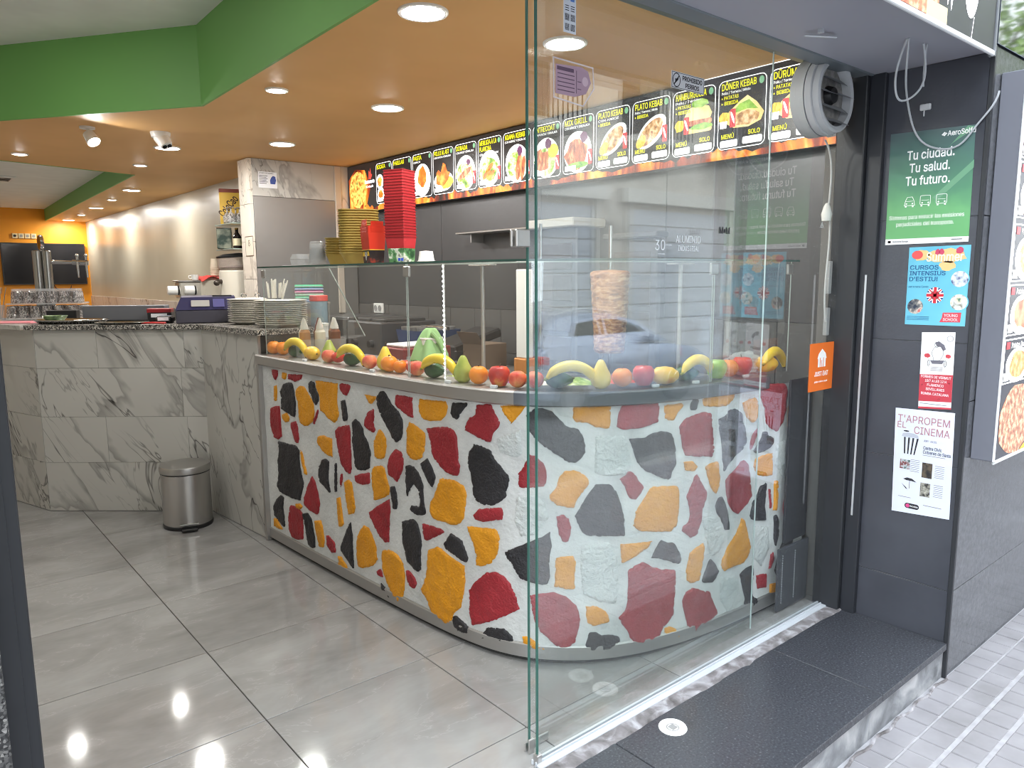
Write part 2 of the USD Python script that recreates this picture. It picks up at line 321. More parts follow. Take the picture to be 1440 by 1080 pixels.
FAC = M('polished_grey_granite', n=(60, G(c8(84, 86, 91), c8(104, 106, 111), .3, .7), 4), rough=.11, spec=.7, space='pos')
for a, b in ((3.222, 4.2), (4.203, 5.4), (5.403, 7.0)):
    for z0, z1 in ((-.2, .217), (.22, 1.0), (1.003, 1.72), (1.723, 2.33)):
        obj('granite_panel', bx(a, 1.06, z0, b, 1.076, z1, .001), FAC, wf, smooth=False)
obj('corner_strip', bx(3.205, 1.055, -.2, 3.222, 1.072, 2.33, .002), FRAMEK, wf)
# tall polished upper cladding to the right of the fascia sign, mirroring the street
for a, b in ((3.21, 4.6), (4.605, 6.2), (6.205, 8.9)):
    obj('polished_panel', bx(a, 1.052, 2.335, b, 1.07, 4.4, .001), M('mirror_dark_panel', c8(176, 184, 194), .04, 1.0), wf, smooth=False)

# --- glazed front: two sliding panes, track, frame column
w1 = thing('window_1', kind='structure')
obj('glass_pane', sheet([(1.419, 1.583, .015), (3.16, 1.583, .015), (3.16, 1.583, 2.36), (1.419, 1.583, 2.36)]), PANE, w1, smooth=False)
obj('pane_edge', bx(1.4155, 1.579, .012, 1.4195, 1.587, 2.36), GEDGE, w1)
obj('foot_clamp', bx(1.409, 1.572, .0, 1.43, 1.594, .035, .002), STEEL, w1)
obj('sliding_track', [bx(1.405, 1.574, 0, 3.17, 1.579, .014), bx(1.405, 1.588, 0, 3.17, 1.596, .014), bx(1.405, 1.551, 0, 3.17, 1.574, .009, .002)], M('white_track', c8(196, 201, 208), .4), w1)
w2 = thing('window_2', kind='structure')
obj('glass_pane', sheet([(1.441, 1.645, .015), (2.69, 1.645, .015), (2.69, 1.645, 2.36), (1.441, 1.645, 2.36)]), PANE, w2, smooth=False)
obj('pane_edge', bx(1.4375, 1.641, .012, 1.4415, 1.649, 2.36), GEDGE, w2)
obj('pane_edge', bx(2.69, 1.6425, .012, 2.694, 1.6475, 2.36), M('painted_lit_glass_edge', c8(190, 205, 205), .2), w2)  # near-white colour paints the light caught by this seam
obj('foot_clamp', [bx(1.428, 1.632, 0, 1.45, 1.639, .05, .002), bx(1.428, 1.651, 0, 1.53, 1.657, .03, .002)], STEEL, w2)
obj('pane_hinge', [bx(1.385, 1.628, 1.585, 1.437, 1.639, 1.635, .003), bx(1.385, 1.651, 1.585, 1.437, 1.662, 1.635, .003)], STEEL, w2)
obj('sliding_rail', bx(1.41, 1.63, 2.345, 3.2, 1.66, 2.38, .002), M('grey_rail', c8(98, 108, 105), .4), w2)
fc = thing('trim_4', kind='structure')
obj('frame_column', bx(3.16, 1.50, -.01, 3.28, 1.62, 2.36, .004), FRAMEK, fc)
obj('frame_fin', bx(3.185, 1.438, -.01, 3.222, 1.5, 2.31, .003), M('near_black_frame', c8(40, 42, 48), .4), fc)
obj('bead_strip', bx(3.1825, 1.466, .45, 3.186, 1.474, 1.5), ALU, fc)
gp = thing('wall_vent', kind='structure')
obj('vent_panel', bx(2.92, 1.655, .01, 3.17, 1.668, .30, .002), M('dark_vent_panel', c8(72, 74, 80), .5), gp)
obj('dark_side_panel', bx(2.985, 1.672, .31, 3.165, 1.684, 1.05, .002), M('near_black_frame'), gp)
obj('vent_hole', [bx(x, 1.652, z, x+.004, 1.656, z+.005) for x in (2.945, 3.05) for z in np.arange(.045, .27, .011)], M('pale_dot', c8(175, 178, 182), .5), gp, kind='stuff')
# ================================================================ MOSAIC COUNTER
BASE = np.array([[1.592,4.09],[1.595,4.002],[1.599,3.913],[1.603,3.825],[1.607,3.737],[1.611,3.648],[1.616,3.56],[1.62,3.471],[1.625,3.383],[1.63,3.295],[1.635,3.206],[1.641,3.118],[1.646,3.03],[1.652,2.942],[1.658,2.854],[1.665,2.766],[1.671,2.678],[1.679,2.59],[1.688,2.501],[1.699,2.413],[1.714,2.324],[1.734,2.237],[1.763,2.154],[1.803,2.077],[1.855,2.008],[1.918,1.946],[1.988,1.893],[2.065,1.85],[2.147,1.815],[2.232,1.788],[2.319,1.766],[2.407,1.75],[2.495,1.737],[2.583,1.727],[2.67,1.72],[2.758,1.715],[2.846,1.712],[2.934,1.71],[3.022,1.708],[3.111,1.707],[3.2,1.706]])
from scipy.interpolate import CubicSpline
_bs = np.r_[0, np.cumsum(np.linalg.norm(np.diff(BASE, axis=0), axis=1))]; BL = _bs[-1]
_spl = CubicSpline(_bs, BASE)
def bp(s, off=0.0):
    """point and outward normal at length s along the counter, moved outward by off"""
    s = np.asarray(s, float); t = _spl(np.clip(s, 0, BL), 1); t = t/np.linalg.norm(t, axis=-1, keepdims=True)
    n = np.stack([t[..., 1], -t[..., 0]], -1); p = _spl(np.clip(s, 0, BL))+t*(s-np.clip(s, 0, BL))[..., None]
    return p+n*np.asarray(off)[..., None], n
def sweep(prof, s0, s1, step=.04):
    """closed profile of (offset, z) carried along the counter line"""
    ss = np.linspace(s0, s1, max(2, int((s1-s0)/step)+1)); k = len(prof); V = []
    for s in ss:
        for o, z in prof: V.append((*bp(s, o)[0], z))
    F = []
    for i in range(len(ss)-1):
        for j in range(k):
            q = (j+1) % k; F += [(i*k+j, (i+1)*k+j, (i+1)*k+q), (i*k+j, (i+1)*k+q, i*k+q)]
    cap = trimesh.creation.triangulate_polygon(Polygon(prof), engine='earcut')[1]
    e = (len(ss)-1)*k
    cap = np.array(cap) % k; F += [tuple(t) for t in cap]+[(e+c, e+b, e+a) for a, b, c in cap]
    m = trimesh.Trimesh(np.array(V), np.array(F), process=False); m.fix_normals(); return m

PLASTER = M('white_painted_plaster', n=(7, [(.3, c8(204, 206, 206)), (.55, c8(222, 224, 224)), (.8, c8(230, 231, 231))], 6), rough=.45, bump=(55, .005, 6))
STONEC = {'R': M('red_painted_stone', n=(6, G(c8(150, 34, 44), c8(168, 42, 52)), 5), rough=.42, bump=(95, .006, 6)),
          'Y': M('yellow_painted_stone', n=(6, G(c8(226, 150, 18), c8(238, 162, 30)), 5), rough=.42, bump=(95, .006, 6)),
          'K': M('black_painted_stone', n=(6, G(c8(34, 33, 37), c8(48, 46, 50)), 5), rough=.42, bump=(95, .006, 6)),
          'W': M('white_painted_stone', n=(6, G(c8(205, 210, 210), c8(222, 225, 224)), 5), rough=.4, bump=(70, .01, 7))}
ct = thing('mosaic_counter', 'curved serving counter clad in red, yellow and black painted stones set in white plaster', 'counter')
ss = np.linspace(0, BL, 200); zz = np.linspace(.03, 1.03, 60); S2, Z2 = np.meshgrid(ss, zz, indexing='ij')
p, nrm = bp(S2.ravel()); h = (meshkit.fbm(np.c_[S2.ravel()*14, Z2.ravel()*14, 0*S2.ravel()], 5)-.5)*.008
pp = p+nrm*h[:, None]; V = np.c_[pp, Z2.ravel()]; a, b = S2.shape
I = np.arange(a*b).reshape(a, b); F = np.stack([I[:-1, :-1], I[1:, :-1], I[1:, 1:], I[:-1, 1:]], -1).reshape(-1, 4)
obj('plaster_face', (V, F), PLASTER, ct, smooth=True)
obj('counter_body', sweep([(-.012, .0), (-.012, 1.02), (-.06, 1.02), (-.06, 0)], 0, BL, .06), M('counter_core', c8(60, 60, 60), .8), ct)
STONES = '''R 128 1008 201 1012 203 982 170 948 142 965
Y 255 1004 313 1005 305 975 279 963 254 974
R 329 1002 491 1011 476 986 404 967 326 972
Y 142 921 179 923 183 893 171 837 146 831 142 877
K 224 897 264 939 324 959 369 955 387 915 401 853 392 789 373 770 317 784 225 799 224 832 232 860
Y 410 923 446 950 500 953 540 926 587 881 597 826 582 783 523 749 490 742 437 753 427 804 426 856 407 891
K 550 973 577 989 611 984 624 955 648 923 649 893 622 865 597 877 580 910 555 933
R 641 852 648 838 616 793 587 761 577 772 601 806
Y 628 996 845 1002 836 963 828 904 837 847 820 816 796 801 740 815 694 838 661 846 663 915 631 961
R 861 1004 956 1006 950 980 916 948 895 950 865 976
K 866 920 901 930 913 895 920 848 911 828 886 820 873 842 865 880
Y 234 773 295 789 320 768 308 740 265 731 231 746
R 96 789 154 810 203 813 209 765 213 688 215 644 161 619 119 624 92 670 81 725
R 331 740 394 757 412 717 418 665 404 636 370 636 352 682 333 716
K 160 611 252 617 380 621 411 600 410 546 432 475 444 423 414 363 401 322 314 314 219 315 151 318 124 347 153 421 146 487 169 559
Y 423 607 444 595 464 540 488 496 487 478 465 481 447 521 425 559
Y 619 709 684 724 761 718 763 624 715 626 657 643 625 661 615 685
R 796 758 823 782 870 798 928 811 940 789 941 727 939 650 934 590 921 567 881 575 846 604 831 650 811 706
K 961 830 983 847 1021 838 1053 810 1057 783 1091 751 1110 707 1098 659 1100 631 1057 611 997 602 967 616 962 673 956 739
K 619 552 653 594 694 607 726 597 715 549 714 498 725 439 709 429 661 457 622 470 611 509
K 784 597 803 606 801 545 792 453 768 448 778 521
R 833 552 852 557 849 525 827 481 826 510
R 441 347 480 409 541 487 570 459 597 412 614 353 592 295 575 283 501 290 444 310
K 64 218 103 267 157 302 206 301 186 234 199 134 186 122 114 148 65 159
Y 55 143 89 151 172 104 121 94 57 97
R 240 179 265 252 286 274 367 276 417 254 416 199 414 110 348 87 278 86 242 122
Y 334 290 393 306 425 294 382 266 344 270
K 415 254 478 276 519 246 533 174 544 101 515 85 467 91 449 152 432 203
Y 548 247 615 269 636 232 646 160 633 123 580 111 564 160 551 211
R 666 197 690 205 747 181 753 126 713 115 669 145
Y 785 421 820 431 833 361 842 303 831 285 797 273 787 320 785 371
Y 864 518 896 539 931 531 945 475 958 410 947 378 892 360 878 412 867 469
R 964 569 1014 589 1091 610 1097 578 1092 554 1027 536 972 540
Y 1111 614 1134 646 1182 660 1217 654 1227 617 1252 567 1246 534 1190 504 1124 480 1118 521 1108 566
Y 1141 768 1162 798 1187 831 1214 815 1236 791 1238 756 1224 703 1192 687 1144 690 1139 730
R 1070 859 1100 900 1145 916 1147 878 1138 850 1155 820 1143 805 1103 808 1066 826
Y 1072 974 1173 975 1160 957 1126 932 1111 938
K 1175 972 1202 1004 1236 1005 1264 978 1290 950 1340 925 1367 885 1365 837 1349 804 1311 783 1282 803 1254 839 1225 871 1189 911 1173 936
R 1321 1001 1442 1002 1438 967 1445 909 1425 915 1355 932 1312 953
Y 1487 1000 1657 1007 1665 985 1656 952 1625 924 1570 914 1512 913 1484 939 1481 972
K 1692 1008 1780 1014 1774 1001 1747 975 1718 939 1696 942 1685 964
R 1820 1011 1891 1020 1913 987 1932 951 1926 931 1903 909 1894 877 1885 868 1832 882 1761 901 1762 917 1783 955 1819 971
Y 1928 1019 2041 1025 2029 1007 2001 971 1981 948 1964 969 1944 998
Y 1394 841 1414 892 1444 887 1484 872 1519 860 1521 826 1514 783 1493 745 1458 731 1417 732 1387 753 1392 798
R 1527 879 1582 892 1660 904 1700 893 1716 863 1721 815 1723 766 1733 752 1724 726 1713 706 1673 705 1631 722 1596 745 1573 759 1562 799 1547 838
R 1303 757 1346 751 1367 715 1357 669 1326 627 1314 603 1281 619 1243 630 1242 666 1263 715
K 1380 691 1402 703 1437 701 1470 681 1499 634 1500 574 1513 507 1490 492 1442 487 1403 500 1415 525 1471 529 1479 552 1467 602 1433 622 1404 589 1381 553 1377 619
K 1485 722 1530 753 1551 729 1575 700 1585 676 1560 629 1535 650 1507 687
K 1259 573 1287 586 1303 560 1310 507 1304 478 1273 473 1265 515 1259 551
R 1082 418 1139 455 1245 515 1253 457 1243 390 1236 309 1202 300 1163 319 1125 352 1113 378 1086 390
Y 1612 681 1690 689 1745 676 1765 643 1757 593 1748 541 1719 506 1696 495 1637 496 1562 497 1540 526 1545 566 1572 597 1592 640
K 1781 820 1807 853 1852 849 1889 838 1911 801 1942 774 1971 746 1968 714 1958 690 1960 666 1932 639 1895 617 1848 614 1813 623 1798 649 1797 689 1787 736 1775 771
R 1799 564 1828 594 1877 606 1936 618 1945 593 1940 569 1894 555 1847 542 1806 545
Y 1766 511 1826 518 1908 527 1926 498 1922 461 1911 419 1888 382 1844 358 1808 354 1809 397 1799 437 1779 474
R 1486 457 1535 464 1618 462 1630 452 1611 439 1566 415 1519 389 1499 386 1491 423
K 1622 399 1641 425 1666 459 1695 455 1735 443 1751 405 1767 375 1758 352 1727 357 1682 371 1646 379
K 1342 433 1420 465 1454 451 1473 407 1478 363 1469 299 1471 245 1445 227 1417 235 1367 253 1354 286 1342 347
K 804 177 843 240 892 309 913 330 921 268 921 204 923 91 899 93 864 123 807 153
Y 960 246 984 292 1029 342 1069 336 1112 286 1124 258 1128 213 1140 201 1098 158 1022 124 965 112 954 165
Y 1176 256 1240 275 1301 268 1342 234 1351 178 1345 116 1328 74 1303 41 1266 54 1218 93 1183 151 1171 217
R 1121 137 1158 161 1170 151 1179 125 1142 120
K 1158 94 1204 73 1247 44 1228 38 1164 45
R 1362 214 1388 218 1427 193 1437 163 1419 141 1385 143 1366 167
Y 773 115 804 123 847 94 882 63 856 54 777 66
Y 1518 347 1590 382 1633 368 1693 349 1744 337 1748 270 1741 217 1720 147 1681 113 1661 56 1586 37 1547 53 1510 117 1467 154 1492 198 1512 266
R 1770 242 1812 295 1859 336 1910 350 1947 337 1976 305 1996 260 2009 213 1962 184 1889 139 1788 91 1770 140
K 1672 97 1687 108 1732 94 1766 79 1774 47 1731 42 1679 51
K 1840 75 1861 107 1945 123 1962 110 1979 96 1988 65 1970 56 1907 51 1824 49
Y 2021 108 2049 104 2077 87 2135 60 2108 57 2069 57 2020 67
K 1946 438 1981 459 2046 491 2101 519 2131 542 2137 490 2127 403 2131 355 2120 326 2069 326 2013 340 1989 372 1977 399 1956 412
R 2005 761 2028 791 2051 838 2078 832 2105 806 2120 769 2117 738 2108 713 2063 708 2015 704 2006 723
R 2050 276 2081 287 2146 297 2192 281 2230 248 2246 212 2248 171 2239 131 2227 90 2193 66 2154 77 2116 112 2088 133 2069 172 2061 220
R 2155 600 2176 610 2202 593 2211 558 2208 523 2199 499 2176 501 2163 530 2157 569
Y 2150 435 2176 443 2218 444 2230 420 2227 372 2226 309 2192 309 2146 319 2150 371
Y 2127 684 2150 708 2164 754 2187 779 2220 782 2258 765 2280 742 2269 715 2251 693 2232 666 2221 633 2183 638 2153 646 2129 665
K 2223 601 2251 654 2281 700 2303 726 2358 723 2381 698 2398 666 2415 605 2425 510 2352 515 2267 523 2252 537 2240 561
Y 2267 239 2308 241 2344 218 2360 196 2364 167 2332 162 2297 157 2273 174
K 2281 133 2309 136 2329 116 2373 117 2406 104 2411 83 2390 74 2378 55 2342 52 2259 61 2274 97
R 2384 978 2395 1008 2407 1028 2560 1021 2565 996 2562 947 2500 932 2441 928 2409 925 2383 941
Y 2217 1026 2360 1024 2359 987 2355 934 2299 944 2262 960 2221 967 2212 983
Y 2585 1010 2675 1014 2675 995 2656 977 2628 943 2594 955 2586 979
K 2725 1022 2760 1022 2759 1003 2748 976 2716 979 2714 999
Y 2778 1017 2811 1030 2970 1027 2959 1003 2929 978 2882 975 2790 988
K 2043 957 2039 987 2069 1014 2099 1019 2137 1005 2166 975 2196 946 2233 942 2251 915 2263 877 2263 847 2248 824 2226 808 2200 810 2152 840 2099 876 2054 920
K 2434 892 2501 894 2536 906 2581 912 2624 898 2642 865 2646 817 2649 777 2634 747 2620 713 2587 720 2540 743 2495 767 2469 797 2455 836
R 2658 918 2687 947 2727 958 2791 968 2830 956 2838 915 2846 865 2854 815 2844 776 2766 785 2692 800 2681 829 2669 886
K 2878 926 2919 938 2942 960 2980 960 3027 934 3029 901 3051 864 3062 804 3023 775 2979 756 2943 720 2919 698 2904 767 2894 843 2880 885
Y 3018 977 3057 989 3111 995 3136 939 3138 904 3097 882 3055 914
R 3131 1015 3179 1045 3333 1030 3352 993 3350 914 3331 863 3287 820 3239 839 3191 872 3180 934
Y 3369 943 3419 937 3427 846 3390 828 3365 840 3367 894
R 3083 792 3094 825 3120 855 3141 861 3137 827 3117 796 3091 765
K 3112 762 3140 784 3167 806 3172 835 3201 836 3218 812 3257 802 3259 775 3238 756 3186 747 3128 747
Y 3117 692 3129 725 3172 731 3255 732 3259 628 3194 635 3141 653
R 2927 664 2957 684 2994 703 3026 732 3052 732 3081 707 3091 653 3111 562 3078 534 3019 502 2985 517 2951 558 2936 611
R 2395 737 2420 754 2436 769 2457 759 2478 726 2503 696 2484 671 2463 648 2438 663 2416 708
Y 2460 571 2472 617 2502 653 2528 689 2550 694 2660 684 2669 654 2669 574 2660 518 2631 497 2546 512 2483 525 2455 548
R 2708 632 2728 670 2747 708 2763 715 2781 686 2816 640 2820 606 2797 560 2794 511 2768 458 2735 455 2687 493 2692 509 2722 524 2731 563 2720 598
Y 2806 740 2834 753 2881 752 2895 694 2892 644 2875 615 2845 639 2823 688
Y 2686 776 2734 774 2768 745 2746 728 2694 739
K 2872 564 2888 594 2912 599 2939 560 2962 479 2964 444 2938 447 2911 497 2879 537
K 3103 476 3114 527 3147 564 3167 596 3218 604 3217 560 3211 499 3228 432 3163 441 3118 455
Y 3280 602 3312 596 3313 524 3308 456 3278 467 3281 530
R 3236 570 3251 572 3263 479 3247 482
R 3361 496 3398 544 3431 547 3449 403 3404 375 3374 401 3361 450
K 3285 438 3309 442 3330 410 3331 326 3316 288 3294 326
Y 2926 323 2961 375 3011 417 3035 455 3047 483 3069 461 3094 390 3119 339 3107 307 3074 270 3019 274 2941 267 2921 298
K 3312 176 3331 237 3360 286 3411 330 3452 345 3462 127 3431 96 3345 125
R 3267 197 3278 259 3297 269 3304 234 3288 192
R 3165 192 3253 178 3253 112 3180 126
Y 3281 123 3414 93 3424 74 3375 59 3302 56 3279 82
K 3049 226 3092 247 3142 249 3145 201 3134 150 3145 101 3191 74 3185 53 3119 39 3089 57 3093 106 3069 167
Y 2716 321 2734 392 2772 410 2811 421 2816 384 2804 310 2795 261 2745 260 2721 274
K 2808 258 2829 305 2851 343 2879 323 2909 278 2889 252 2869 233 2809 250
R 2699 198 2719 228 2756 240 2814 214 2855 200 2875 156 2908 94 2867 70 2798 45 2759 37 2736 62 2717 126
R 2401 180 2430 208 2438 240 2436 370 2470 386 2505 398 2542 370 2599 348 2658 337 2665 290 2661 232 2654 150 2625 114 2596 91 2582 56 2521 52 2467 63 2440 117 2414 153
Y 2401 482 2468 478 2548 475 2522 450 2469 422 2410 402 2406 437
K 2539 407 2567 456 2586 474 2615 460 2654 449 2676 412 2691 372 2673 356 2617 382 2578 397
Y 2611 96 2635 103 2677 80 2697 46 2678 40 2612 52
W 2300 910 2417 908 2433 853 2448 791 2420 754 2340 752 2297 770
W 2248 487 2360 493 2393 423 2400 278 2388 239 2323 253 2257 289 2245 393
W 1999 667 2078 682 2108 653 2127 591 2077 525 2014 508 1990 572
W 1916 887 2017 934 2024 836 2000 818 1929 835
W 2798 527 2892 518 2934 416 2911 360 2852 348 2819 439
W 2913 251 3039 211 3080 92 3061 61 2980 66 2918 145
W 3283 763 3410 789 3427 594 3352 598 3279 674
W 3128 427 3249 400 3261 297 3208 218 3137 281'''
def stone(c, q, seed):
    P2 = np.array(q, float).reshape(-1, 2)/1000; pol = Polygon(P2).buffer(0)
    if pol.geom_type != 'Polygon': pol = max(pol.geoms, key=lambda g: g.area)
    pol = pol.buffer(.004, join_style=1).buffer(-.004).simplify(.001)
    L = pol.exterior.length; n = max(14, int(L/.009)); r = np.random.default_rng(seed)
    bd = np.array([pol.exterior.interpolate(L*i/n).coords[0] for i in range(n)])
    cen = bd.mean(0); bd = bd+r.normal(0, .0013, bd.shape)
    pol = Polygon(bd).buffer(0)
    if pol.geom_type != 'Polygon': pol = max(pol.geoms, key=lambda g: g.area); bd = np.array(pol.exterior.coords)[:-1]
    x0, y0, x1, y1 = pol.bounds; st = .0105 if pol.area > .006 else .008
    gx_, gy_ = np.meshgrid(np.arange(x0, x1, st), np.arange(y0, y1, st)); g = np.c_[gx_.ravel(), gy_.ravel()]+r.normal(0, st*.15, (gx_.size, 2))
    from shapely import contains_xy, points, distance
    inn = pol.buffer(-.004); g = g[contains_xy(inn, g[:, 0], g[:, 1])] if not inn.is_empty else g[:0]
    i1 = pol.buffer(-.002); extra = []
    for gg in getattr(i1, 'geoms', [i1]):
        if gg.is_empty: continue
        L1 = gg.exterior.length; extra += [gg.exterior.interpolate(L1*i/max(8, int(L1/.01))).coords[0] for i in range(max(8, int(L1/.01)))]
    A = np.vstack([bd, np.array(extra).reshape(-1, 2), g])
    T = Delaunay(A).simplices; ctr = A[T].mean(1); T = T[contains_xy(pol, ctr[:, 0], ctr[:, 1])]
    d = distance(points(A), pol.exterior)
    hh = np.where(d < 1e-3, -.003, 0)+np.minimum(d/.0035, 1)**.5*(.0075 if c != 'W' else .005)+(d > .002)*(meshkit.fbm(np.c_[A*(40 if c != 'W' else 55), np.full(len(A), seed*1.7)], 4)-.5)*(.010 if c != 'W' else .016)
    q2, nn = bp(A[:, 0]); hh = hh+(meshkit.fbm(np.c_[A[:, 0]*14, A[:, 1]*14, 0*A[:, 0]], 5)-.5)*.008
    W = np.c_[q2+nn*hh[:, None], A[:, 1]]
    m = trimesh.Trimesh(W, T, process=False)
    fn = m.face_normals; cn = nn[T].mean(1)
    flip = (fn[:, :2]*cn).sum(1) < 0; T = T.copy(); T[flip] = T[flip][:, ::-1]
    return trimesh.Trimesh(W, T, process=False)
for k, line in enumerate(STONES.strip().split('\n')):
    c, *q = line.split()
    obj('stone', stone(c, list(map(int, q)), k), STONEC[c], ct, smooth=True)
# torn corner of plaster above the rim's end
obj('steel_rim', sweep([(-.15, 1.03), (.018, 1.024), (.026, 1.03), (.026, 1.074), (.02, 1.081), (-.15, 1.081)], -.03, 2.0), STEEL, ct)
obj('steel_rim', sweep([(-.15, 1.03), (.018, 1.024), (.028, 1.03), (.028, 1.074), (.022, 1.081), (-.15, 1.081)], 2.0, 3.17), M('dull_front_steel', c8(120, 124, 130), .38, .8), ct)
obj('kick_strip', sweep([(-.012, .022), (.008, .022), (.008, .073), (.003, .079), (-.012, .079)], 0, BL), STEEL, ct)
obj('corner_post', [bx(1.566, 4.083, .0, 1.60, 4.112, 1.03, .003)], STEEL, ct)
obj('back_deck', sweep([(-.15, 1.03), (-.15, 1.045), (-.62, 1.045), (-.62, 1.03)], .1, 3.25, .08), STEEL, ct)
for s in (.05, 1.2, 2.2, 3.2):
    q, n_ = bp(s, -.55); obj('deck_leg', cyl((*q, 0), (*q, 1.03), .02), STEEL, ct)

# --- bain-marie pans of salad and sauces let into the deck
SAL = {'tomato': M('sliced_tomato', n=(40, G(c8(170, 40, 25), c8(215, 90, 60)), 3), rough=.35), 'lettuce': M('shredded_lettuce', n=(40, G(c8(110, 150, 60), c8(190, 205, 130)), 3), rough=.5),
       'onion': M('sliced_onion', n=(40, G(c8(150, 90, 120), c8(225, 205, 215)), 3), rough=.4), 'sauce': M('white_sauce', c8(232, 226, 210), .3), 'cabbage': M('red_cabbage', n=(40, G(c8(90, 30, 80), c8(150, 70, 130)), 3), rough=.5)}
for k, (s, key) in enumerate(((.82, 'tomato'), (1.12, 'onion'), (1.42, 'lettuce'), (1.72, 'cabbage'), (2.02, 'sauce'), (2.32, 'lettuce'), (2.62, 'tomato'))):
    q, n_ = bp(s, -.36); a_ = math.atan2(n_[1], n_[0])
    t = thing('food_pan', f'steel pan of {SAL[key].GetPrim().GetName().replace("_", " ")} sunk in the counter deck, {["first", "second", "third", "fourth", "fifth", "sixth", "seventh"][k]} from the bar', 'pan', (*q, 1.045), a_, 'food pans in the counter deck')
    R_ = rrect(-.13, -.085, .13, .085, .03); obj('pan_body', [prism(ring(R_, .012), .014), prism(R_.buffer(-.01), .003)], STEEL, t)
    gx_, gy_ = np.meshgrid(np.linspace(-.118, .118, 22), np.linspace(-.073, .073, 16), indexing='ij')
    hz = .004+.03*np.cos(gx_/.12*1.5)*np.cos(gy_/.075*1.5)+(meshkit.fbm(np.c_[gx_.ravel()*50, gy_.ravel()*50, 0*gx_.ravel()+k], 3).reshape(gx_.shape)-.5)*.03*(key != 'sauce')
    I = np.arange(gx_.size).reshape(gx_.shape); F = np.stack([I[:-1, :-1], I[1:, :-1], I[1:, 1:], I[:-1, 1:]], -1).reshape(-1, 4)
    obj('filling', (np.c_[gx_.ravel(), gy_.ravel(), hz.ravel()], F), SAL[key], t, smooth=True, kind='stuff')

# --- glass display case on the rim
dc = thing('display_case', 'frameless glass sneeze guard standing on the counter rim', 'display case')
ZT = 1.562
def curved_sheet(s0, s1, o0, z0, o1, z1, n):
    V = []; F = []
    for i, s in enumerate(np.linspace(s0, s1, n)):
        V += [(*bp(s, o0)[0], z0), (*bp(s, o1)[0], z1)]
        if i: F.append((2*i-2, 2*i, 2*i+1, 2*i-1))
    return (np.array(V), np.array(F))
for s0, s1, n in ((.05, 1.40, 8), (1.41, 2.83, 36), (2.84, 3.36, 8)):
    obj('front_pane', curved_sheet(s0, s1, -.012, 1.082, -.012, ZT-.004, n), CASEGLASS, dc, smooth=60)
    for s in (s0, s1):
        q = bp(s, -.012)[0]; obj('pane_edge', cyl((*q, 1.082), (*q, ZT-.004), .0022, n=6), M('pale_glass_edge', c8(168, 178, 172), .2), dc)
obj('top_pane', curved_sheet(.02, 3.40, .0, ZT, -.34, ZT, 60), CASEGLASS, dc, smooth=60)
obj('top_edge', sweep([(0, ZT-.004), (.004, ZT-.004), (.004, ZT+.004), (0, ZT+.004)], .02, 3.40), M('dark_glass_edge', c8(62, 92, 84), .15), dc)
obj('top_back_edge', sweep([(-.344, ZT-.003), (-.34, ZT-.003), (-.34, ZT+.003), (-.344, ZT+.003)], .02, 3.40), M('pale_glass_edge'), dc)
E0 = [(1.615, 4.075, 1.082), (2.24, 4.075, 1.15), (2.02, 4.075, ZT-.004), (1.615, 4.075, ZT-.004)]
obj('end_pane', sheet(E0), CASEGLASS, dc, smooth=False)
obj('end_edge', cyl(E0[1], E0[2], .0035, n=6), M('pale_glass_edge'), dc)
for s in (.06, 1.405, 2.835, 3.35):
    q, n_ = bp(s, -.012); obj('glass_clamp', cb(q[0], q[1], ZT-.058, .012, .045, .045, math.atan2(n_[1], n_[0]), .004), STEEL, dc)
for s in (.5, 1.13, 1.66, 1.9, 2.55, 2.75, 3.05):
    q, n_ = bp(s, -.008); obj('rim_clip', cb(q[0], q[1], 1.081, .014, .03, .012, math.atan2(n_[1], n_[0]), .002), M('clear_clip', c8(205, 210, 212), .3), dc)
for s, o in ((1.53, -.33), (3.0, -.33)):
    q, n_ = bp(s, o); obj('support_post', [cyl((*q, 1.045), (*q, ZT-.006), .009), cb(q[0], q[1], ZT-.012, .05, .13, .006, math.atan2(n_[1], n_[0]), .002)], STEEL, dc)
led = thing('led_strip', 'vertical strip of tiny white light dots inside the counter glass', 'light strip')
q, n_ = bp(1.632, -.02); obj('tape', cb(q[0], q[1], 1.09, .003, .009, .465, math.atan2(n_[1], n_[0])), WHITEP, led)
LEDM = M('led_dot', (1, 1, 1), emit=6, ecol=(.95, .98, 1))
for k in range(24):
    q2 = bp(1.632, -.016)[0]; obj('led', mv(trimesh.creation.icosphere(1, .0035), (*q2, 1.10+k*.0193)), LEDM, led)
# ================================================================ STREET
PAVE = M('grey_paving_block', n=(5, [(.3, c8(124, 122, 125)), (.5, c8(136, 134, 138)), (.7, c8(147, 145, 149))], 5), rough=.75, bump=(80, .0006), space='pos')
PAVM = M('pale_paving_mortar', n=(20, G(c8(150, 149, 153), c8(164, 163, 167)), 4), rough=.85, space='pos')
sw = thing('sidewalk', kind='structure')
obj('mortar_bed', bx(-8, -.95, -.30, 14, 1.09, -.153), PAVM, sw)
n_ = 0
for i in range(60):
    for j in range(22):
        x0, y1 = 2.0+i*.1, 1.066-j*.1055
        if j == 0: y1 = 1.056
        vis = (x0 > 1.9 and x0 < 7.5 and y1 > .1-(x0 < 5)*.3) and (x0*0.55-y1 < 2.6) and (y1 > 1.5-.36*x0)
        if not vis or n_ >= 290: continue
        n_ += 1; dz = rnd.uniform(-.0012, .0012)
        obj('paving_block', bx(x0+.0022, y1-.0905, -.16, x0+.0978, y1-.002 if j else y1, -.149+dz, .003), PAVE, sw, smooth=False)
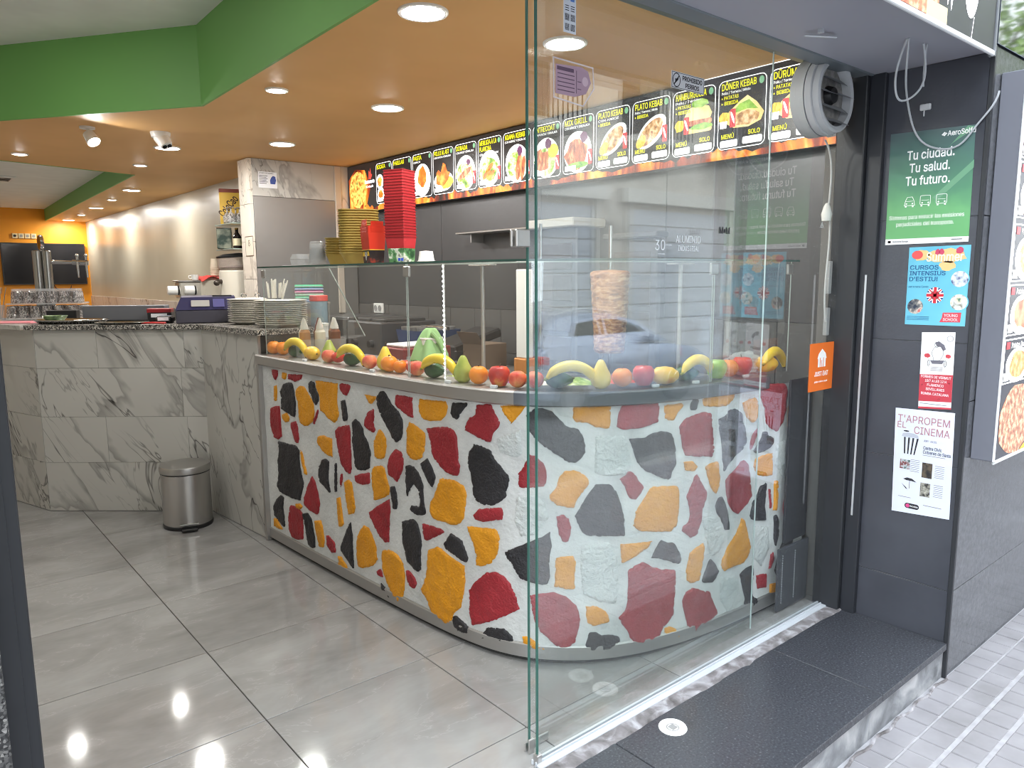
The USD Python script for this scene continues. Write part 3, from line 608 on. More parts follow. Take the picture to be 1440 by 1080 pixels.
obj('paving_field', [bx(2.0+i*.1+.0022, 1.066-j*.1055-.0905, -.16, 2.0+i*.1+.0978, 1.066-j*.1055-.002, -.1495) for i in range(-60, 110) for j in range(1, 19) if i >= 60 or not ((2+i*.1 > 1.9) and (2+i*.1 < 7.5) and (1.066-j*.1055 > .1-((2+i*.1) < 5)*.3) and ((2+i*.1)*.55-(1.066-j*.1055) < 2.6) and ((1.066-j*.1055) > 1.5-.36*(2+i*.1)))], PAVE, sw, kind='stuff', smooth=False)
obj('dirt_line', tube([(x, 1.052+.006*math.sin(x*37), -.148) for x in np.arange(1.9, 3.2, .02)], [.004+.003*abs(math.sin(x*61)) for x in np.arange(1.9, 3.2, .02)], 5), MORT, sw)
obj('kerb', [bx(-8+k*1.0, -1.1, -.7, -7.01+k*1.0, -.955, -.155, .01) for k in range(22)], M('granite_kerb', c8(160, 160, 158), .7), kind='structure')
obj('road', bx(-30, -6.65, -.8, 60, -1.0, -.60), M('grey_asphalt', n=(60, G(c8(88, 88, 90), c8(112, 112, 113)), 4), rough=.85, space='pos'), kind='structure')
obj('sidewalk_opposite', bx(-30, -7.3, -.8, 60, -6.6, -.45), PAVE, kind='structure')
obj('ground', bx(-60, -60, -1.0, 90, 60, -.81), M('ground_grey', c8(120, 120, 118), .9), kind='structure')

# opposite building with roller shutters and an awning, seen mirrored in the glass
FAC2 = M('beige_render', n=(3, G(c8(190, 184, 174), c8(206, 200, 190)), 4), rough=.8, space='pos')
bd = thing('apartment_building', 'pale street building with closed grey roller shutters, mirrored in the shop glass', 'building')
obj('wall', bx(-14, -9, -.8, 40, -7.3, 11), FAC2, bd)
SHUT = M('grey_roller_shutter', c8(190, 193, 198), .5)
PIL = M('pale_stone_pilaster', c8(205, 202, 194), .7)
for k, (x0, x1) in enumerate(((1.0, 3.6), (4.6, 7.2), (8.2, 10.9), (12.0, 15.4), (16.4, 19.0), (20, 23))):
    for z in np.arange(-.3, 2.9, .33): obj('shutter_slat', bx(x0, -7.3, -.1+z, x1, -7.27, .215+z, .004), SHUT, bd, smooth=False)
    for xx in (x0-.12, x1): obj('shutter_guide', bx(xx, -7.3, -.16, xx+.12, -7.22, 3.0), PIL, bd)
    obj('lintel', bx(x0-.3, -7.3, 3.0, x1+.3, -7.1, 3.28, .01), PIL, bd)
for x in np.arange(-10, 38, 3.1):
    for z in (4.3, 7.5):
        w_ = obj('window', bx(x, -7.32, z, x+1.1, -7.27, z+1.9, .005), M('dark_window_glass', c8(40, 46, 54), .08), bd)
        obj('balcony_slab', bx(x-.3, -7.3, z-.2, x+1.4, -6.6, z-.08), PIL, bd)
        obj('balcony_rail', [bx(x-.28+q*.12, -6.64, z-.08, x-.26+q*.12, -6.62, z+.85) for q in range(15)]+[bx(x-.3, -6.65, z+.85, x+1.4, -6.61, z+.89)], BLACKP, bd)
aw = thing('shop_awning', 'white fabric awning over a shutter across the street, mirrored in the glass', 'awning')
obj('awning_fabric', (np.array([(3.9, -7.2, 3.25), (8.0, -7.2, 3.25), (8.0, -5.9, 2.85), (3.9, -5.9, 2.85), (3.9, -7.2, 3.23), (8.0, -7.2, 3.23), (8.0, -5.9, 2.83), (3.9, -5.9, 2.83), (3.9, -5.9, 2.62), (8.0, -5.9, 2.62)]), np.array([(0, 1, 2), (0, 2, 3), (4, 6, 5), (4, 7, 6), (3, 2, 9), (3, 9, 8)])), M('white_awning_cloth', c8(225, 228, 235), .8), aw, smooth=False)
obj('awning_arm', [cyl((3.95, -7.2, 2.6), (3.95, -5.95, 2.83), .02), cyl((7.95, -7.2, 2.6), (7.95, -5.95, 2.83), .02)], ALU, aw)
sg = thing('shop_sign', 'long white shop sign with dark capital letters across the street', 'sign')
obj('sign_board', bx(4.6, -7.27, 2.62, 7.2, -7.2, 2.98, .004), PIL, sg); obj('lettering', on(txt('TUMA', .24, 0, 0, bold=True), frame((7.0, -7.195, 2.68), (-1, 0, 0), (0, 0, 1))), INK, sg, smooth=False)

# parked car: built along x, rear towards -x, beside the kerb
def car(x0, yc, z0, label):
    t = thing('parked_car', label, 'car', (x0, yc, z0))
    BODY = M('silver_blue_car_paint', c8(156, 168, 190), .25, .3, coat=.6)
    side = [(0.05, .35), (.0, .62), (.06, .93), (.12, 1.02), (.32, 1.12), (1.0, 1.08), (2.6, 1.02), (3.15, .98), (3.75, .90), (4.1, .74), (4.16, .5), (4.1, .3), (3.75, .26), (.4, .26)]
    def loft(prof, hw, taper, zref):
        V = []; ys = (-1, -.93, -.75, .75, .93, 1)
        k = len(prof); c = np.mean(prof, 0)
        for yy in ys:
            sc = 1 if abs(yy) < .8 else (.985 if abs(yy) < .95 else .93)
            for x, z in prof: V.append((c[0]+(x-c[0])*sc, yy*(hw-max(0, z-zref)*taper), c[1]+(z-c[1])*sc))
        F = []
        for i in range(len(ys)-1):
            for j in range(k):
                q = (j+1) % k; F += [(i*k+j, i*k+q, (i+1)*k+q), (i*k+j, (i+1)*k+q, (i+1)*k+j)]
        tr = trimesh.creation.triangulate_polygon(Polygon(prof), engine='earcut')[1]; e = (len(ys)-1)*k
        tr = np.array(tr) % k; F += [tuple(a) for a in tr]+[(e+c_, e+b_, e+a_) for a_, b_, c_ in tr]
        m = trimesh.Trimesh(np.array(V), np.array(F), process=False); m.fix_normals(); return m
    obj('body', loft(side, .89, .0, .9), BODY, t, smooth=50)
    cab = [(.22, 1.08), (.42, 1.38), (.62, 1.5), (1.2, 1.545), (1.9, 1.52), (2.35, 1.40), (3.1, 1.02), (1.6, 1.0)]
    obj('cabin', loft(cab, .86, .28, 1.0), BODY, t, smooth=50)
    GL = M('car_glass', c8(14, 16, 19), .12, spec=.2)
    for sy in (-1, 1):
        def q(x, z): return (x, sy*(.862-max(0, z-1.0)*.28), z)
        for poly in ([(.78, 1.12), (.95, 1.40), (1.5, 1.45), (1.52, 1.10)], [(1.58, 1.10), (1.56, 1.45), (2.0, 1.42), (2.35, 1.30), (2.75, 1.08)]):
            obj('side_window', (np.array([q(*a) for a in poly]), np.array([(0, i, i+1) for i in range(1, len(poly)-1)])), GL, t, smooth=False)
        for xw in (.78, 3.3):
            w_ = obj('wheel', mv(lathe([(.0, -.1), (.3, -.1), (.325, -.07), (.325, .07), (.3, .1), (0, .1)], 28), (xw, sy*.80, .325), rx=math.pi/2), BLACKP, t)
            obj('hub_cap', mv(lathe([(0, -.11), (.2, -.108), (.21, -.1), (.21, .1), (.2, .108), (0, .11)], 20), (xw, sy*.802, .325), rx=math.pi/2), CHROME, w_)
        obj('tail_lamp', bx(-.01, sy*.55, .83, .28, sy*.895, .97, .02), M('red_tail_lamp', c8(200, 20, 30), .15, emit=.35), t)
        obj('mirror', bx(2.45, sy*.86, 1.05, 2.6, sy*1.02, 1.17, .03), BODY, t)
        obj('roof_rail', tube(curve([(.6, sy*.62, 1.53), (.75, sy*.62, 1.57), (1.7, sy*.62, 1.57), (1.95, sy*.62, 1.53)], 12), .014), ALU, t)
        obj('door_handle', [bx(1.28, sy*.885, .95, 1.42, sy*.905, .975, .004), bx(2.2, sy*.885, .93, 2.34, sy*.905, .955, .004)], BODY, t)
    obj('rear_window', (np.array([(.215, -.66, 1.12), (.215, .66, 1.12), (.43, .58, 1.40), (.43, -.58, 1.40)]), np.array([(0, 2, 1), (0, 3, 2)])), GL, t, smooth=False)
    obj('bumper', bx(-.05, -.8, .3, .12, .8, .55, .05), BLACKP, t); obj('number_plate', bx(-.055, -.26, .62, -.005, .26, .73), WHITEP, t)
    return t
car(7.0, -5.55, -.60, 'silver blue hatchback parked along the kerb, mirrored in the shop glass')

# street trees
def tree(x, y, h, seed, label):
    t = thing('street_tree', label, 'tree', (x, y, -.2)); q = np.random.default_rng(seed)
    obj('trunk', tube(curve([(0, 0, 0), (.03, .02, h*.35), (-.05, .03, h*.6)], 10), np.linspace(.14, .08, 10), 10), M('tree_bark', c8(120, 112, 98), .9), t)
    br = [tube(curve([(-.04, .03, h*.5), (.5*math.cos(a), .5*math.sin(a), h*.68), (1.2*math.cos(a), 1.2*math.sin(a), h*.85)], 8), np.linspace(.05, .015, 8), 6) for a in np.linspace(0, 6.28, 7)[:-1]]
    obj('branches', br, M('tree_bark'), t)
    n = 5200; d = q.normal(size=(n, 3)); d /= np.linalg.norm(d, axis=1)[:, None]; c = d*q.uniform(.35, 1, (n, 1))**.5*[1.7, 1.7, h*.26]+[0, 0, h*.78]
    u = q.normal(size=(n, 3)); u /= np.linalg.norm(u, axis=1)[:, None]; w = np.cross(u, q.normal(size=(n, 3))); w /= np.linalg.norm(w, axis=1)[:, None]
    V = np.stack([c-u*.07, c+w*.04, c+u*.07, c-w*.04], 1).reshape(-1, 3); F = np.arange(n*4).reshape(n, 4)
    obj('leaves', (V, F), M('plane_tree_leaf', n=(1.3, G(c8(96, 122, 60), c8(140, 158, 88)), 3), rough=.6), t, smooth=False, kind='stuff')
tree(13.5, -2.6, 7.0, 3, 'leafy street tree across the road beyond the pier')
tree(18.5, -1.4, 8.0, 4, 'tall leafy tree at the kerb far down the street')
# ================================================================ CEILING FITTINGS
LMP = M('downlight_disc', (1, 1, 1), emit=LAMP, ecol=(1.0, .975, .93))
RIMW = M('white_lamp_rim', c8(238, 236, 230), .4)
def make_down(r, name, label, loc):
    t = thing(name, label, 'ceiling light', loc, group='ceiling downlights')
    obj('rim', lathe([(r, 0), (r, -.006), (r-.003, -.009), (r-.014, -.009), (r-.016, -.002), (r-.016, 0)], 32), RIMW, t)
    obj('diffuser', lathe([(0, -.015), ((r-.016)*.5, -.0138), ((r-.016)*.85, -.010), (r-.016, -.004)], 32), LMP, t); return t
DL = [(1.604, 2.405, 1, 'round lit downlight nearest the green fascia at the top of the picture'), (2.297, 3.826, 1, 'round lit downlight in the orange ceiling over the counter'),
      (1.645, 3.826, 0, 'small lit downlight near the corner of the green fascia'), (2.297, 5.29, 1, 'round lit downlight in front of the marble column'),
      (.903, 6.912, 0, 'small lit downlight at the left edge over the bar'), (1.70, 5.95, 1, 'round lit downlight just behind the ceiling camera'),
      (1.767, 6.98, 0, 'small lit downlight between the camera and the green far recess'), (2.159, 8.941, 1, 'first large downlight along the white side wall'),
      (2.221, 10.131, 0, 'first small downlight along the white side wall'), (2.294, 11.386, 1, 'second large downlight along the white side wall'),
      (2.357, 12.693, 0, 'second small downlight along the white side wall'), (2.39, 13.9, 1, 'last large downlight by the orange back wall'),
      (2.263, 2.344, 1, 'round lit downlight behind the front glass')]
DL += [(x, y, 0, 'added unseen downlight in the dining side of the ceiling, out to the left', z) for x, y, z in ((-.6, 2.6, 2.885), (.5, 2.9, 2.885), (-.6, 4.3, 2.885), (.4, 4.4, 2.885), (-1.6, 3.4, 2.885), (-.2, 6.6, ZC), (-.6, 8.6, 2.64), (.5, 9.4, 2.64), (-.6, 10.8, 2.64), (.6, 12.4, 2.64))]  # unseen lamps added left of the view to brighten the room
first = {}
for x, y, big, lab, *zl in DL:
    zl = zl[0] if zl else ZC
    nm = 'downlight' if big else 'small_downlight'
    if big not in first: first[big] = make_down(.093 if big else .058, nm, lab, (x, y, zl))
    else: dup(first[big], (x, y, zl), 0, lab, 'added downlights of the dining side' if 'dining' in lab else None)
sp = thing('spotlight', 'small lit ceiling spotlight hanging beside the green fascia', 'ceiling light', (1.09, 5.47, ZC))
obj('mount', lathe([(0, 0), (.045, 0), (.045, -.012), (0, -.012)], 20), WHITEP, sp); obj('arm', cyl((0, 0, -.01), (.01, -.03, -.06), .01), WHITEP, sp)
hd = obj('lamp_head', tube([(.0, -.02, -.045), (.02, -.06, -.10)], [.034, .04], 18), WHITEP, sp); obj('lens', tube([(.02, -.06, -.1), (.0205, -.061, -.1013)], [.036, .036], 18), LMP, hd)
cv = thing('ceiling_camera', 'white turret security camera fixed to the orange ceiling', 'security camera', (1.5, 5.38, ZC))
obj('base', lathe([(0, 0), (.062, 0), (.062, -.01), (.055, -.034), (0, -.042)], 28), WHITEP, cv)
tu = obj('turret', tube([(0, 0, -.025), (.014, -.024, -.06), (.024, -.04, -.09)], [.049, .047, .036], 22), WHITEP, cv)
obj('lens', [tube([(.024+dx, -.04, -.0905+dz), (.026+dx, -.045, -.0965+dz)], .014, n=14) for dx, dz in ((-.015, -.002), (.015, .006))], M('lens_black', c8(15, 15, 18), .1), tu)
ac = thing('ceiling_cassette', 'pale ceiling air conditioner cassette with a dark slot in the far recess', 'air conditioner', (.55, 7.9, 2.64))
obj('cassette_panel', bx(-.45, -.45, -.03, .45, .45, 0, .012), WHITEP, ac); [obj('air_flap', bx(-.36, y, -.036, .36, y+.09, -.03), BLACKP, ac) for y in (-.42, .33)]; obj('return_grille', [bx(-.26, y, -.034, .26, y+.016, -.03) for y in np.arange(-.26, .26, .035)], GREYP, ac, kind='stuff')
ac2 = thing('ceiling_fan_grille', 'small ceiling grille deep in the far white recess', 'vent', (1.05, 10.2, 2.64))
obj('grille_frame', bx(-.2, -.2, -.02, .2, .2, 0, .006), WHITEP, ac2); obj('slot', [bx(-.16, y, -.026, .16, y+.03, -.02) for y in (-.12, -.02, .08)], BLACKP, ac2)

# ================================================================ LIT MENU BOARD on the right wall
def E_(name, col=None, k=1.0, n=None): return M('lit_'+name, col or (1, 1, 1), .35, emit=MENU*k, n=n)
LBK = M('lit_black_film', c8(44, 42, 43), .3, emit=.35); LYE = E_('yellow', c8(240, 235, 20), 1.0); LWH = E_('white', (1, 1, 1), 1.15); LGR = E_('green_badge', c8(130, 190, 150), .8)
LORA = E_('flame_orange', None, .9, (9, [(.34, c8(40, 14, 8)), (.48, c8(150, 50, 14)), (.6, c8(250, 140, 36)), (.72, c8(255, 214, 120))], 5, .6, (1, 1, .3)))
FOOD = {'paella': E_('paella', None, 1, (26, [(.3, c8(120, 60, 20)), (.45, c8(214, 150, 60)), (.55, c8(245, 205, 110)), (.7, c8(90, 110, 40))], 5)),
        'meat': E_('meat', None, 1, (22, [(.3, c8(120, 52, 30)), (.5, c8(188, 100, 62)), (.65, c8(228, 160, 110))], 5, .5, (1, 2.2, .8))),
        'chicken': E_('chicken', None, 1, (16, [(.3, c8(170, 70, 14)), (.5, c8(222, 120, 34)), (.7, c8(250, 190, 90))], 4)),
        'salad': E_('salad', None, 1, (22, [(.3, c8(60, 110, 30)), (.45, c8(140, 180, 60)), (.58, c8(240, 236, 190)), (.7, c8(230, 130, 50))], 4)),
        'kebab': E_('kebab_meat', None, 1, (30, [(.3, c8(110, 60, 30)), (.48, c8(200, 150, 96)), (.62, c8(240, 210, 170)), (.75, c8(150, 60, 40))], 5)),
        'bread': E_('flatbread', None, 1, (8, G(c8(226, 190, 110), c8(250, 226, 160)), 3)), 'fries': E_('fries', None, 1, (40, G(c8(226, 160, 30), c8(255, 220, 90)), 2, 0, (1, 4, 1))),
        'leaf': E_('lettuce_leaf', None, .9, (18, G(c8(70, 140, 40), c8(170, 210, 90)), 3)), 'can': E_('drink_can', c8(205, 60, 66), .9), 'tom': E_('tomato_slice', c8(226, 80, 40), 1), 'pur': E_('red_onion', c8(110, 60, 100), .8), 'lem': E_('lemon_slice', c8(250, 220, 60), 1)}
mb = thing('menu_lightbox', 'long backlit menu board of dishes along the kitchen wall', 'menu board')
obj('box_body', bx(3.20, 1.64, 2.055, 3.266, 6.03, 2.455, .003), M('menu_box_black', c8(40, 40, 42), .4), mb)
YB = [5.549, 5.286, 4.995, 4.715, 4.439, 4.17, 3.899, 3.606, 3.338, 3.065, 2.795, 2.523, 2.249, 1.973, 1.70]
TB = frame((3.1995, 6.03, 2.06), (0, -1, 0), (0, 0, 1))
def xb(y): return 6.03-y
obj('film', on(prism(sbox(0, 0, 4.39, .392), .0006), TB), LBK, mb, smooth=False)
fp = [(0, 0)]+[(x, .018+.022*abs(math.sin(x*7.1))+.03*rnd.random()*(k % 2)) for k, x in enumerate(np.linspace(0, 4.39, 120))]+[(4.39, 0)]
obj('flame_print', on(prism(Polygon(fp).buffer(0), .0004, .0008), TB), LORA, mb, smooth=False)
obj('flame_print', on(prism([(x+a, b) for x in [0] for a, b in ((.03, .03), (.32, .05), (.40, .2), (.30, .34), (.14, .36), (.02, .28))], .0004, .0008), TB), LORA, mb, smooth=False)
def menu_print(name, polys, mat, par, z=.0014): return obj(name, on(cat([prism(p, .0004, z) for p in polys]), TB), mat, par, smooth=False)
menu_print('dish_print', [blob(.18, .19, .145, .15, 3, 22, .06)], FOOD['paella'], mb)
obj('lettering', on(cat([txt('Restaurante', .03, .30, .225, w=.16, bold=True, z=.002), txt('Kebab', .02, .32, .19, w=.12, z=.002)]), TB), LWH, mb, smooth=False)
menu_print('flame_mark', [Polygon([(.36, .26), (.40, .255), (.425, .29), (.405, .30), (.40, .345), (.385, .31), (.37, .33), (.365, .29)])], E_('flame_red', c8(225, 70, 60), .9), mb)
NAMES = [('BOCATA', None, 'plates'), ('PAELLAS', None, 'pan'), ('PASTA', 'COMPLETA', 'pasta'), ('POLLO AL AST', 'CON PATATAS Y ENSALADA', 'roast'), ('DORADA', 'CON ARROZ Y ENSALADA', 'fish'), ('MERLUZA A LA', 'PLANCHA', 'hake'), ('ADANA KEBAB', 'CON ARROZ Y ENSALADA', 'adana'),
         ('ENTRECOAT', 'CON PATATAS Y ENSALADA', 'steak'), ('MIX GRILL', 'CON ARROZ Y ENSALADA', 'grill'), ('PLATO KEBAB', 'CON ARROZ', 'plato'), ('PLATO KEBAB', 'Pollo / Ternera / Mixto', 'plato'), ('HAMBURGUESA', 'Pollo / Ternera', 'burger'), ('DÖNER KEBAB', 'Pollo / Ternera / Mixto', 'doner'), ('DÜRÜM', 'Pollo / Ternera / Mixto', 'durum')]
for k, (nm, sub, kind) in enumerate(NAMES):
    a, b = xb(YB[k])+.008, xb(YB[k+1])-.008; w = b-a; cx = (a+b)/2
    pn = obj('menu_panel', on(prism(rrect(a, .045, b, .366, .03), .0004, .0012), TB), LBK, mb, smooth=False)
    P_ = lambda n, polys, m, z=.0022: menu_print(n, polys, m, pn, z)
    P_('panel_outline', [ring(rrect(a, .045, b, .366, .03), .0045)], LWH)
    P_('number_badge', [ell(b-.028, .336, .013, .017)], LGR)
    T_ = [txt(nm, .030, a+.018, .322, w=min(w*.72, .022*len(nm)), bold=True, z=.0024)]
    if nm.startswith('MERL'): T_.append(txt(sub, .030, a+.018, .282, w=w*.5, bold=True, z=.0024)); sub = 'CON ARROZ Y ENSALADA'
    obj('dish_name', on(cat(T_), TB), LYE, pn, smooth=False)
    if sub and k < 9: obj('dish_text', on(txt(sub, .013, a+.018, .300-.045*(k == 5), w=w*.8 if len(sub) > 10 else w*.35, z=.0024), TB), LWH, pn, smooth=False)
    if k >= 9:
        obj('dish_text', on(txt(sub, .012, a+.018, .302, w=w*.6, z=.0024), TB), LWH, pn, smooth=False)
        ex = ['• PATATAS', '• BEBIDA'] if k > 10 else ['• BEBIDA']
        obj('extras_text', on(cat([txt(e, .016, a+.018, .278-.025*i, w=w*.36, bold=True, z=.0024) for i, e in enumerate(ex)]), TB), LYE, pn, smooth=False)
        obj('price_text', on(cat([txt('MENÚ', .02, a+.022, .096, w=w*.27, bold=True, z=.0024), txt('SOLO', .02, b-.028, .102, w=w*.24, align='r', bold=True, z=.0024)]), TB), LYE, pn, smooth=False)
        P_('price_box', [rrect(a+.016, .055, a+.016+w*.37, .088, .008), rrect(b-.016-w*.4, .060, b-.016, .093, .008)], LWH)
    else: P_('price_box', [rrect(a+.02, .062, a+.02+w*.36, .092, .004)], LWH, .004)
    can = lambda x, y: (P_('drink_can_print', [rrect(x, y, x+.032, y+.085, .006)], FOOD['can'], .0036), P_('can_mark', [ell(x+.016, y+.045, .006, .03, 20)], LWH, .0042))
    if kind == 'plates': P_('plate', [ell(a+.06, .22, .055, .06), ell(a+.07, .12, .055, .055)], LWH); P_('food', [blob(a+.06, .22, .035, .04, 1), blob(a+.07, .12, .035, .035, 2)], FOOD['chicken'], .003)
    elif kind == 'pan': P_('plate', [ell(cx, .17, .11, .125)], E_('pan_dark', c8(70, 60, 50), .8)); P_('food', [ell(cx, .17, .098, .112)], FOOD['paella'], .003)
    elif kind == 'pasta': P_('plate', [ell(cx, .17, .112, .12)], LWH); P_('food', [blob(cx, .195, .06, .075, 4)], FOOD['chicken'], .003)
    elif kind == 'roast': P_('plate', [ell(cx, .135, .12, .07)], LWH); P_('food', [blob(cx+.04, .12, .08, .045, 5)], FOOD['fries'], .003); P_('roast_chicken', [Polygon([(cx-.09, .12), (cx-.085, .2), (cx-.06, .22), (cx-.03, .20), (cx, .265), (cx+.03, .25), (cx+.05, .2), (cx+.085, .19), (cx+.06, .14), (cx, .10)])], FOOD['chicken'], .0036)
    elif kind in ('fish', 'hake', 'adana', 'steak', 'grill'):
        P_('plate', [ell(cx-.003, .165, .113, .118)], LWH)
        P_('food', [blob(cx-.01, .15, .095, .085, 6+k)], FOOD[{'fish': 'salad', 'hake': 'salad', 'adana': 'salad', 'steak': 'salad', 'grill': 'meat'}[kind]], .003)
        if kind == 'fish': P_('main_dish', [ell(cx-.01, .16, .08, .022, 24), blob(cx+.03, .235, .02, .022, 8)], FOOD['meat'], .0036); P_('garnish', [blob(cx+.035, .235, .022, .02, 9)], FOOD['pur'], .004)
        elif kind == 'hake': P_('main_dish', [ell(cx-.03, .13, .05, .02, 30), ell(cx+.01, .12, .05, .018, 30), ell(cx, .17, .05, .016, 30)], FOOD['chicken'], .0036)
        elif kind == 'adana': P_('main_dish', [ell(cx+.02, .14, .028, .085, -10), ell(cx+.06, .13, .022, .075, -10)], FOOD['meat'], .0036); P_('garnish', [blob(cx+.03, .24, .025, .03, 9)], FOOD['pur'], .004)
        elif kind == 'steak': P_('main_dish', [Polygon([(cx-.10, .11), (cx-.09, .21), (cx-.05, .225), (cx-.04, .2), (cx+.02, .2), (cx+.015, .1), (cx-.05, .085)])], FOOD['meat'], .0036); P_('garnish', [ell(cx+.06, .20, .045, .04)], FOOD['lem'], .0036); P_('garnish', [blob(cx+.015, .245, .03, .03, 12)], FOOD['pur'], .004)
        else: P_('garnish', [blob(cx+.05, .245, .03, .03, 9)], FOOD['pur'], .004); P_('salad_strip', [ell(cx, .09, .085, .018)], FOOD['leaf'], .0036)
        can(b-.045, .085)
    elif kind == 'plato':
        P_('plate', [ell(cx+.005, .197, .112, .062, 36)], LWH); P_('food', [ell(cx-.002, .195, .096, .046, 36)], FOOD['kebab'], .003); P_('fries_print', [ell(cx-.065, .155, .04, .026, 45)], FOOD['fries'], .0034); can(b-.05, .135)
    elif kind == 'burger':
        P_('bun', [Polygon([(cx-.055, 0.239), (cx-.03, 0.272), (cx+.03, 0.285), (cx+.09, 0.270), (cx+.11, 0.235), (cx+.10, 0.211), (cx-.05, 0.211)])], FOOD['bread']); P_('salad_strip', [blob(cx+.04, 0.289, .05, 0.021, 3), blob(cx+.05, 0.178, .07, 0.015, 4)], FOOD['leaf'], .003)
        P_('patty', [rrect(cx-.03, .186, cx+.11, .212, .012)], FOOD['meat'], .0026); P_('bun', [rrect(cx-.04, .150, cx+.11, .176, .012)], FOOD['bread']); P_('fries_print', [blob(cx-.085, 0.194, .03, 0.030, 5)], FOOD['fries'], .003); can(cx-.058, 0.149)
    elif kind in ('doner', 'durum'):
        P_('bread', [Polygon([(cx-.09, 0.170), (cx-.07, 0.219), (cx-.01, 0.260), (cx+.03, 0.281), (cx+.08, 0.244), (cx+.12, 0.194), (cx+.105, 0.158), (cx+.04, 0.137), (cx-.04, 0.141)])], FOOD['bread'])
        P_('salad_strip', [Polygon([(cx-.06, 0.207), (cx-.01, 0.248), (cx+.04, 0.260), (cx+.09, 0.211), (cx+.03, 0.219), (cx-.02, 0.211)])], FOOD['leaf'], .003); P_('food', [blob(cx+.025, 0.178, .075, 0.036, 7)], FOOD['kebab'], .0034)
        P_('fries_print', [blob(cx-.095, 0.190, .03, 0.030, 5)], FOOD['fries'], .0038); P_('fries_cup', [Polygon([(cx-.12, 0.178), (cx-.075, 0.178), (cx-.08, 0.145), (cx-.115, 0.145)])], LWH, .0042); can(cx-.062, 0.145)
        if kind == 'durum': P_('number_mark', [ell(b-.028, .336, .006, .01)], LWH, .0042)
obj('light_edge', bx(3.196, 1.65, 2.452, 3.2, 2.35, 2.456), LWH, mb)
# ================================================================ MARBLE BAR
br = thing('marble_bar', 'bar clad in white marble tiles with slanted grey veins', 'bar')
A0, A1, A2 = np.array([.71, 5.58]), np.array([1.523, 4.868]), np.array([1.585, 4.112]); AL = np.array([.30, 6.85])
def wall_tiles(a, b, cuts, zs, name='marble_tile', mat=MARBLE, th=.012):
    d = b-a; L = np.linalg.norm(d); d = d/L; nn = np.array([d[1], -d[0]])
    if nn @ a > 0: nn = -nn
    ang = math.atan2(d[1], d[0])
    for r in range(len(zs)-1):
        cs = [0]+[c for c in cuts[r % len(cuts)] if 0 < c < L]+[L]
        for c0, c1 in zip(cs[:-1], cs[1:]):
            m = bx(c0+.0008, -th/2, zs[r]+.0008, c1-.0008, th/2, zs[r+1]-.0008, .0008)
            obj(name, mv(m, (a[0], a[1], 0), ang), mat, br, smooth=False)
zr = [0.002, .327, .628, .943, 1.188]
wall_tiles(A0, A1, [[.9], [.42, .95], [.93], [.40, .96]], zr)
wall_tiles(A1, A2, [[]], [0.002, 1.188], mat=SIDEMARBLE)
wall_tiles(AL, A0, [[.6], [.3, .9]], zr)
obj('bar_core', prism(Polygon([A0+[.02, .03], A1+[0.01, .03], A2+[.02, .02], (1.95, 4.12), (1.95, 5.0), (1.0, 6.0), AL+[.35, .1], AL+[.02, 0]]), 1.18, .0), M('bar_core', c8(110, 108, 104), .8), br)
obj('bin_corner_trim', bx(1.583, 4.108, .0, 1.60, 4.118, 1.19, .002), STEEL, br)
gt = thing('granite_worktop', 'grey speckled granite slab on top of the marble bar', 'worktop')
obj('slab', prism(Polygon([(.655, 5.585), (1.50, 4.845), (1.555, 4.05), (1.90, 4.05), (2.0, 4.9), (1.55, 5.95), (1.05, 6.35)]).buffer(-.012).buffer(.012), .030, 1.190), GRANITE, gt)
ml = thing('marble_worktop', 'pale marble slab at the left end of the bar', 'worktop')
obj('slab', prism(Polygon([(.640, 5.60), (1.04, 6.37), (.62, 7.0), (.26, 6.86)]), .028, 1.190), MARBLE, ml)
bc = thing('back_counter', 'steel topped back counter along the white wall', 'counter')
obj('counter_body', bx(2.2, 6.3, 0, 2.68, 8.6, 1.02), M('grey_cabinet', c8(150, 148, 144), .5), bc); obj('counter_top', bx(2.17, 6.28, 1.022, 2.685, 8.62, 1.06, .004), STEEL, bc)

# --- pedal bin
pb = thing('pedal_bin', 'brushed steel pedal bin standing in the corner by the marble bar', 'bin', (1.315, 4.70, 0), -.25)
BINS = M('bin_brushed_steel', c8(196, 194, 192), .24, 1.0, bump=(1, .0, 1))
obj('base', lathe([(0, 0), (.142, 0), (.145, .008), (.145, .02), (.14, .024)], 44), BLACKP, pb)
obj('body', lathe([(.138, .02), (.141, .03), (.141, .335), (.138, .34)], 56), BINS, pb)
obj('gasket', lathe([(.136, .338), (.143, .338), (.143, .346), (.136, .346)], 44), BLACKP, pb)
lid = obj('lid', lathe([(.145, .344), (.147, .352), (.147, .376), (.143, .384), (.10, .392), (0, .396)], 56), M('bin_lid_steel', c8(186, 184, 182), .35, 1.0), pb)
pd = obj('pedal', [bx(-.045, -.185, .008, .045, -.138, .016, .003), bx(-.045, -.19, .008, .045, -.18, .022, .003)], BLACKP, pb)
obj('pedal_step', bx(-.055, -.150, .035, .055, -.138, .045, .003), CHROME, pb)

